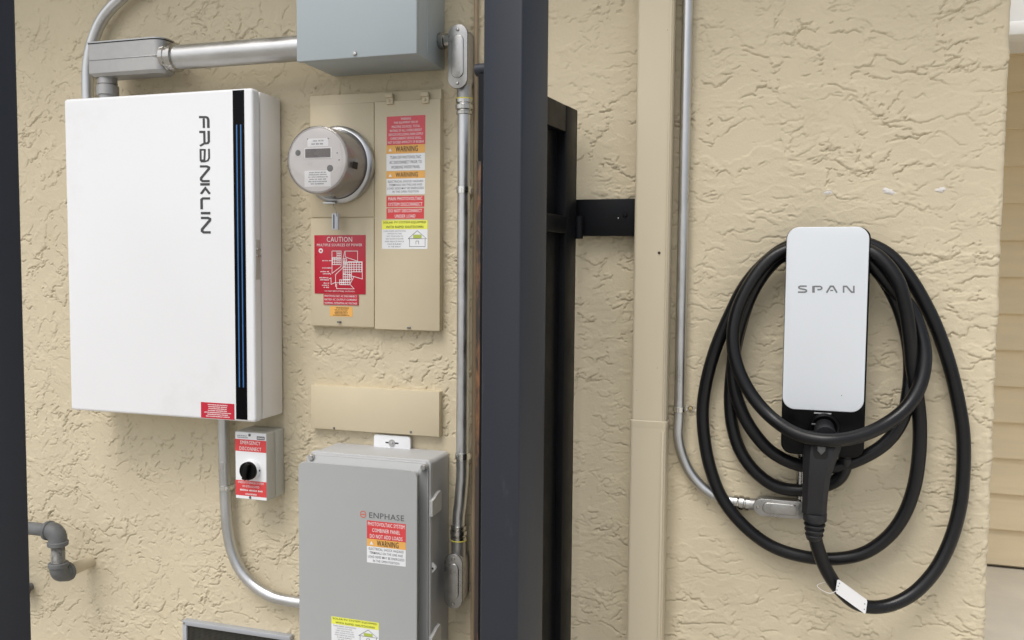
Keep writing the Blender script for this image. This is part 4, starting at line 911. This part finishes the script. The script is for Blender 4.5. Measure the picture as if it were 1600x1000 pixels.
# ------------------------------------------------------------------ its cable: one line from the gland, four turns over the hook, to the plug
CP = [(1322, 708, -.055), (1321, 728, -.052), (1310, 748, -.046), (1282, 761, -.036), (1245, 766, -.032), (1211, 759, -.032), (1181, 738, -.032), (1158, 707, -.030), (1145, 669, -.028), (1141, 631, -.028), (1143, 585, -.028), (1152, 530, -.028), (1172, 465, -.030), (1200, 420, -.034), (1230, 395, -.040),
      (1290, 377, -.050), (1345, 398, -.058), (1372, 424, -.060), (1398, 455, -.056), (1422, 480, -.052), (1436, 512, -.056), (1445, 555, -.070), (1438, 600, -.088), (1418, 635, -.104), (1385, 662, -.124), (1340, 682, -.152), (1290, 688, -.166), (1245, 678, -.150), (1205, 652, -.118), (1173, 615, -.100), (1152, 572, -.092), (1145, 530, -.086), (1152, 485, -.078), (1174, 440, -.070), (1203, 405, -.062), (1230, 390, -.056),
      (1290, 373, -.062), (1345, 387, -.072), (1375, 403, -.082), (1402, 437, -.090), (1415, 480, -.088), (1422, 530, -.080), (1426, 575, -.066), (1433, 620, -.058), (1437, 660, -.056), (1436, 710, -.054), (1428, 762, -.050), (1412, 805, -.046), (1388, 838, -.042), (1350, 864, -.038), (1306, 873, -.034), (1253, 869, -.032), (1203, 852, -.030), (1158, 817, -.030), (1127, 776, -.030), (1110, 732, -.030), (1101, 688, -.030), (1098, 640, -.030), (1104, 595, -.032), (1118, 545, -.036), (1139, 495, -.042), (1165, 445, -.046), (1198, 408, -.046), (1230, 386, -.044),
      (1290, 372, -.042), (1345, 398, -.044), (1375, 428, -.046), (1400, 470, -.046), (1415, 515, -.044), (1422, 560, -.044), (1420, 610, -.050), (1410, 655, -.056), (1386, 690, -.058), (1350, 714, -.056), (1306, 729, -.052), (1250, 727, -.052), (1207, 707, -.054), (1178, 676, -.056), (1158, 640, -.056), (1147, 600, -.054), (1147, 550, -.052), (1160, 495, -.050), (1182, 445, -.048), (1208, 410, -.044), (1232, 396, -.036),
      (1290, 374, -.028), (1345, 378, -.028), (1385, 395, -.030), (1417, 428, -.032), (1443, 470, -.034), (1464, 514, -.034), (1484, 572, -.032), (1498, 632, -.030), (1505, 680, -.030), (1505, 740, -.032), (1499, 795, -.036), (1482, 852, -.042), (1456, 898, -.052), (1420, 932, -.064), (1378, 948, -.078), (1340, 944, -.090), (1309, 918, -.100), (1288, 884, -.108), (1276, 850, -.114), (1273, 835, -.116)]
pts = [W(*p) for p in CP]
cc = thing('charging_cable', 'thick black charging cable coiled in loops over the car charger with its plug docked', 'charging cable', pts[0])
rC = .0148
pc_ = spline(pts, 7); b = NB(); tube(b, pc_, rC, 16); add('cable', b, m_rubber, cc, smooth=60)
# plug handle: sections down the grip (pixel centre, half width, half depth, depth)
SEC = [(1288, 676, 25, .022, -.118), (1287, 690, 27, .024, -.126), (1282.5, 706, 26, .025, -.132), (1279, 724, 23, .0235, -.134), (1275.5, 745, 20, .021, -.133), (1273.5, 770, 18.7, .0195, -.130), (1272.5, 790, 18.2, .019, -.126), (1272, 801, 18.2, .0185, -.123)]
b = NB(); rings = []
for px, py, hw, hd, y in SEC:
    c = W(px, py, y); hwm = hw * 1.88 / F; ring = []
    for x, yy in rrect(-hwm, hwm, -hd, hd, min(hwm, hd) * .55, 1): ring.append(b.verts.new((c.x + x, c.y + yy, c.z)))
    rings.append(ring)
n = len(rings[0])
for A, B in zip(rings, rings[1:]):
    for i in range(n): b.faces.new((A[i], A[(i + 1) % n], B[(i + 1) % n], B[i]))
b.faces.new(rings[0]); b.faces.new(rings[-1][::-1])
plug = add('plug_handle', b, m_plug, cc, smooth=28)
hc2 = W(1288, 668, yf); b = NB(); lathe(b, (hc2.x, yf + .008, hc2.z - .002), Vector((0, -1, -.22)), [(.0215, 0), (.0215, .030), (.0235, .036), (.0225, .05)], 24); add('plug_nozzle', b, m_plug, plug)
c = W(1284, 700, -.158); b = NB(); prism(b, rrect(c.x - .016, c.x + .013, c.z - .024, c.z + .02, .008, 4), -.1590, -.145, .001); add('latch_recess', b, m_dark, plug)
b = NB(); prism(b, [(c.x - .010, c.z + .020), (c.x - .009, c.z - .006), (c.x - .001, c.z - .015), (c.x + .007, c.z - .006), (c.x + .009, c.z + .020)], -.163, -.145, .003); add('release_button', b, m_galvpipe, plug)
c = W(1265, 726, -.150); b = NB(); lathe(b, (c.x, -.1525, c.z), (0, -1, 0), [(.0028, 0), (.0028, .001), (.001, .0015)], 10); add('plug_screw', b, m_galv, plug)
c = W(1283, 784, -.148); b = NB()
for dz in (-.0016, .0016): box(b, c.x - .004, c.x + .004, -.1478, -.144, c.z + dz - .0006, c.z + dz + .0006)
add('grip_mark', b, m_dark, plug)
a0 = W(1273.5, 800, -.123); a1 = W(1272, 842, -.115); ax = (a1 - a0); LN = ax.length
b = NB(); lathe(b, a0, ax, [(.0240, 0), (.0252, .002), (.0250, LN * .28), (.020, LN * .31), (.0185, LN * .38)], 28); add('collar', b, m_plug, plug)
for k_ in range(3):
    t = LN * (.40 + .19 * k_); rr = .0230 - .0016 * k_; b = NB(); lathe(b, a0 + ax.normalized() * t, ax, [(rr - .005, 0), (rr - .001, .0008), (rr, .003), (rr - .001, .0052), (rr - .005, .006)], 28); add('strain_relief_ring', b, m_plug, plug)
b = NB(); lathe(b, a0 + ax.normalized() * LN * .36, ax, [(.0180, 0), (.017, LN * .6), (.0152, LN * .66)], 24); add('strain_relief', b, m_plug, plug)

# tag tied on the cable
TY = -.128
v4 = [W(1308.5, 904, TY), W(1355.5, 938, TY + .01), W(1352.5, 962.5, TY + .012), W(1305.5, 926, TY + .002)]
tg = thing('cable_tag', 'small white tag tied on the lower loop of the black cable', 'tag', v4[3])
b = NB(); nr = (v4[1] - v4[0]).cross(v4[3] - v4[0]).normalized() * .0009
e1, e2 = v4[1] - v4[0], v4[3] - v4[0]; pts2 = []
for u_, w_ in ((.05, 0), (.97, 0), (1, .1), (1, .9), (.97, 1), (.03, 1), (0, .88), (0, .12)): pts2.append(v4[0] + e1 * u_ + e2 * w_)
A = [b.verts.new(p) for p in pts2]; B = [b.verts.new(p + nr) for p in pts2]; n = len(A)
b.faces.new(A); b.faces.new(B[::-1])
for i in range(n): b.faces.new((A[i], B[i], B[(i + 1) % n], A[(i + 1) % n]))
card = add('card', b, m_card, tg, smooth=0)
fn = -nr.normalized() if nr.y > 0 else nr.normalized()
b = NB()
for u_, w_ in ((.08, .2), (.05, .45), (.03, .75), (.93, .35), (.94, .72)):
    p = v4[0] + e1 * u_ + e2 * w_; lathe(b, p + Vector((0, -.0012, 0)), (0, -1, 0), [(.0012, 0), (.0012, .0002)], 8)
add('tag_holes', b, m_inkg, card)
hp_ = v4[3] + e1 * .02 - e2 * .15; cpt = W(1293, 905, -.104)
b = NB(); tube(b, spline([hp_, W(1297, 927, -.128), cpt + Vector((-.016, -.004, -.022)), cpt + Vector((-.020, .012, -.02)), cpt + Vector((.004, .018, -.01))], 6), .0007, 6); add('tie_string', b, m_inkw, tg)
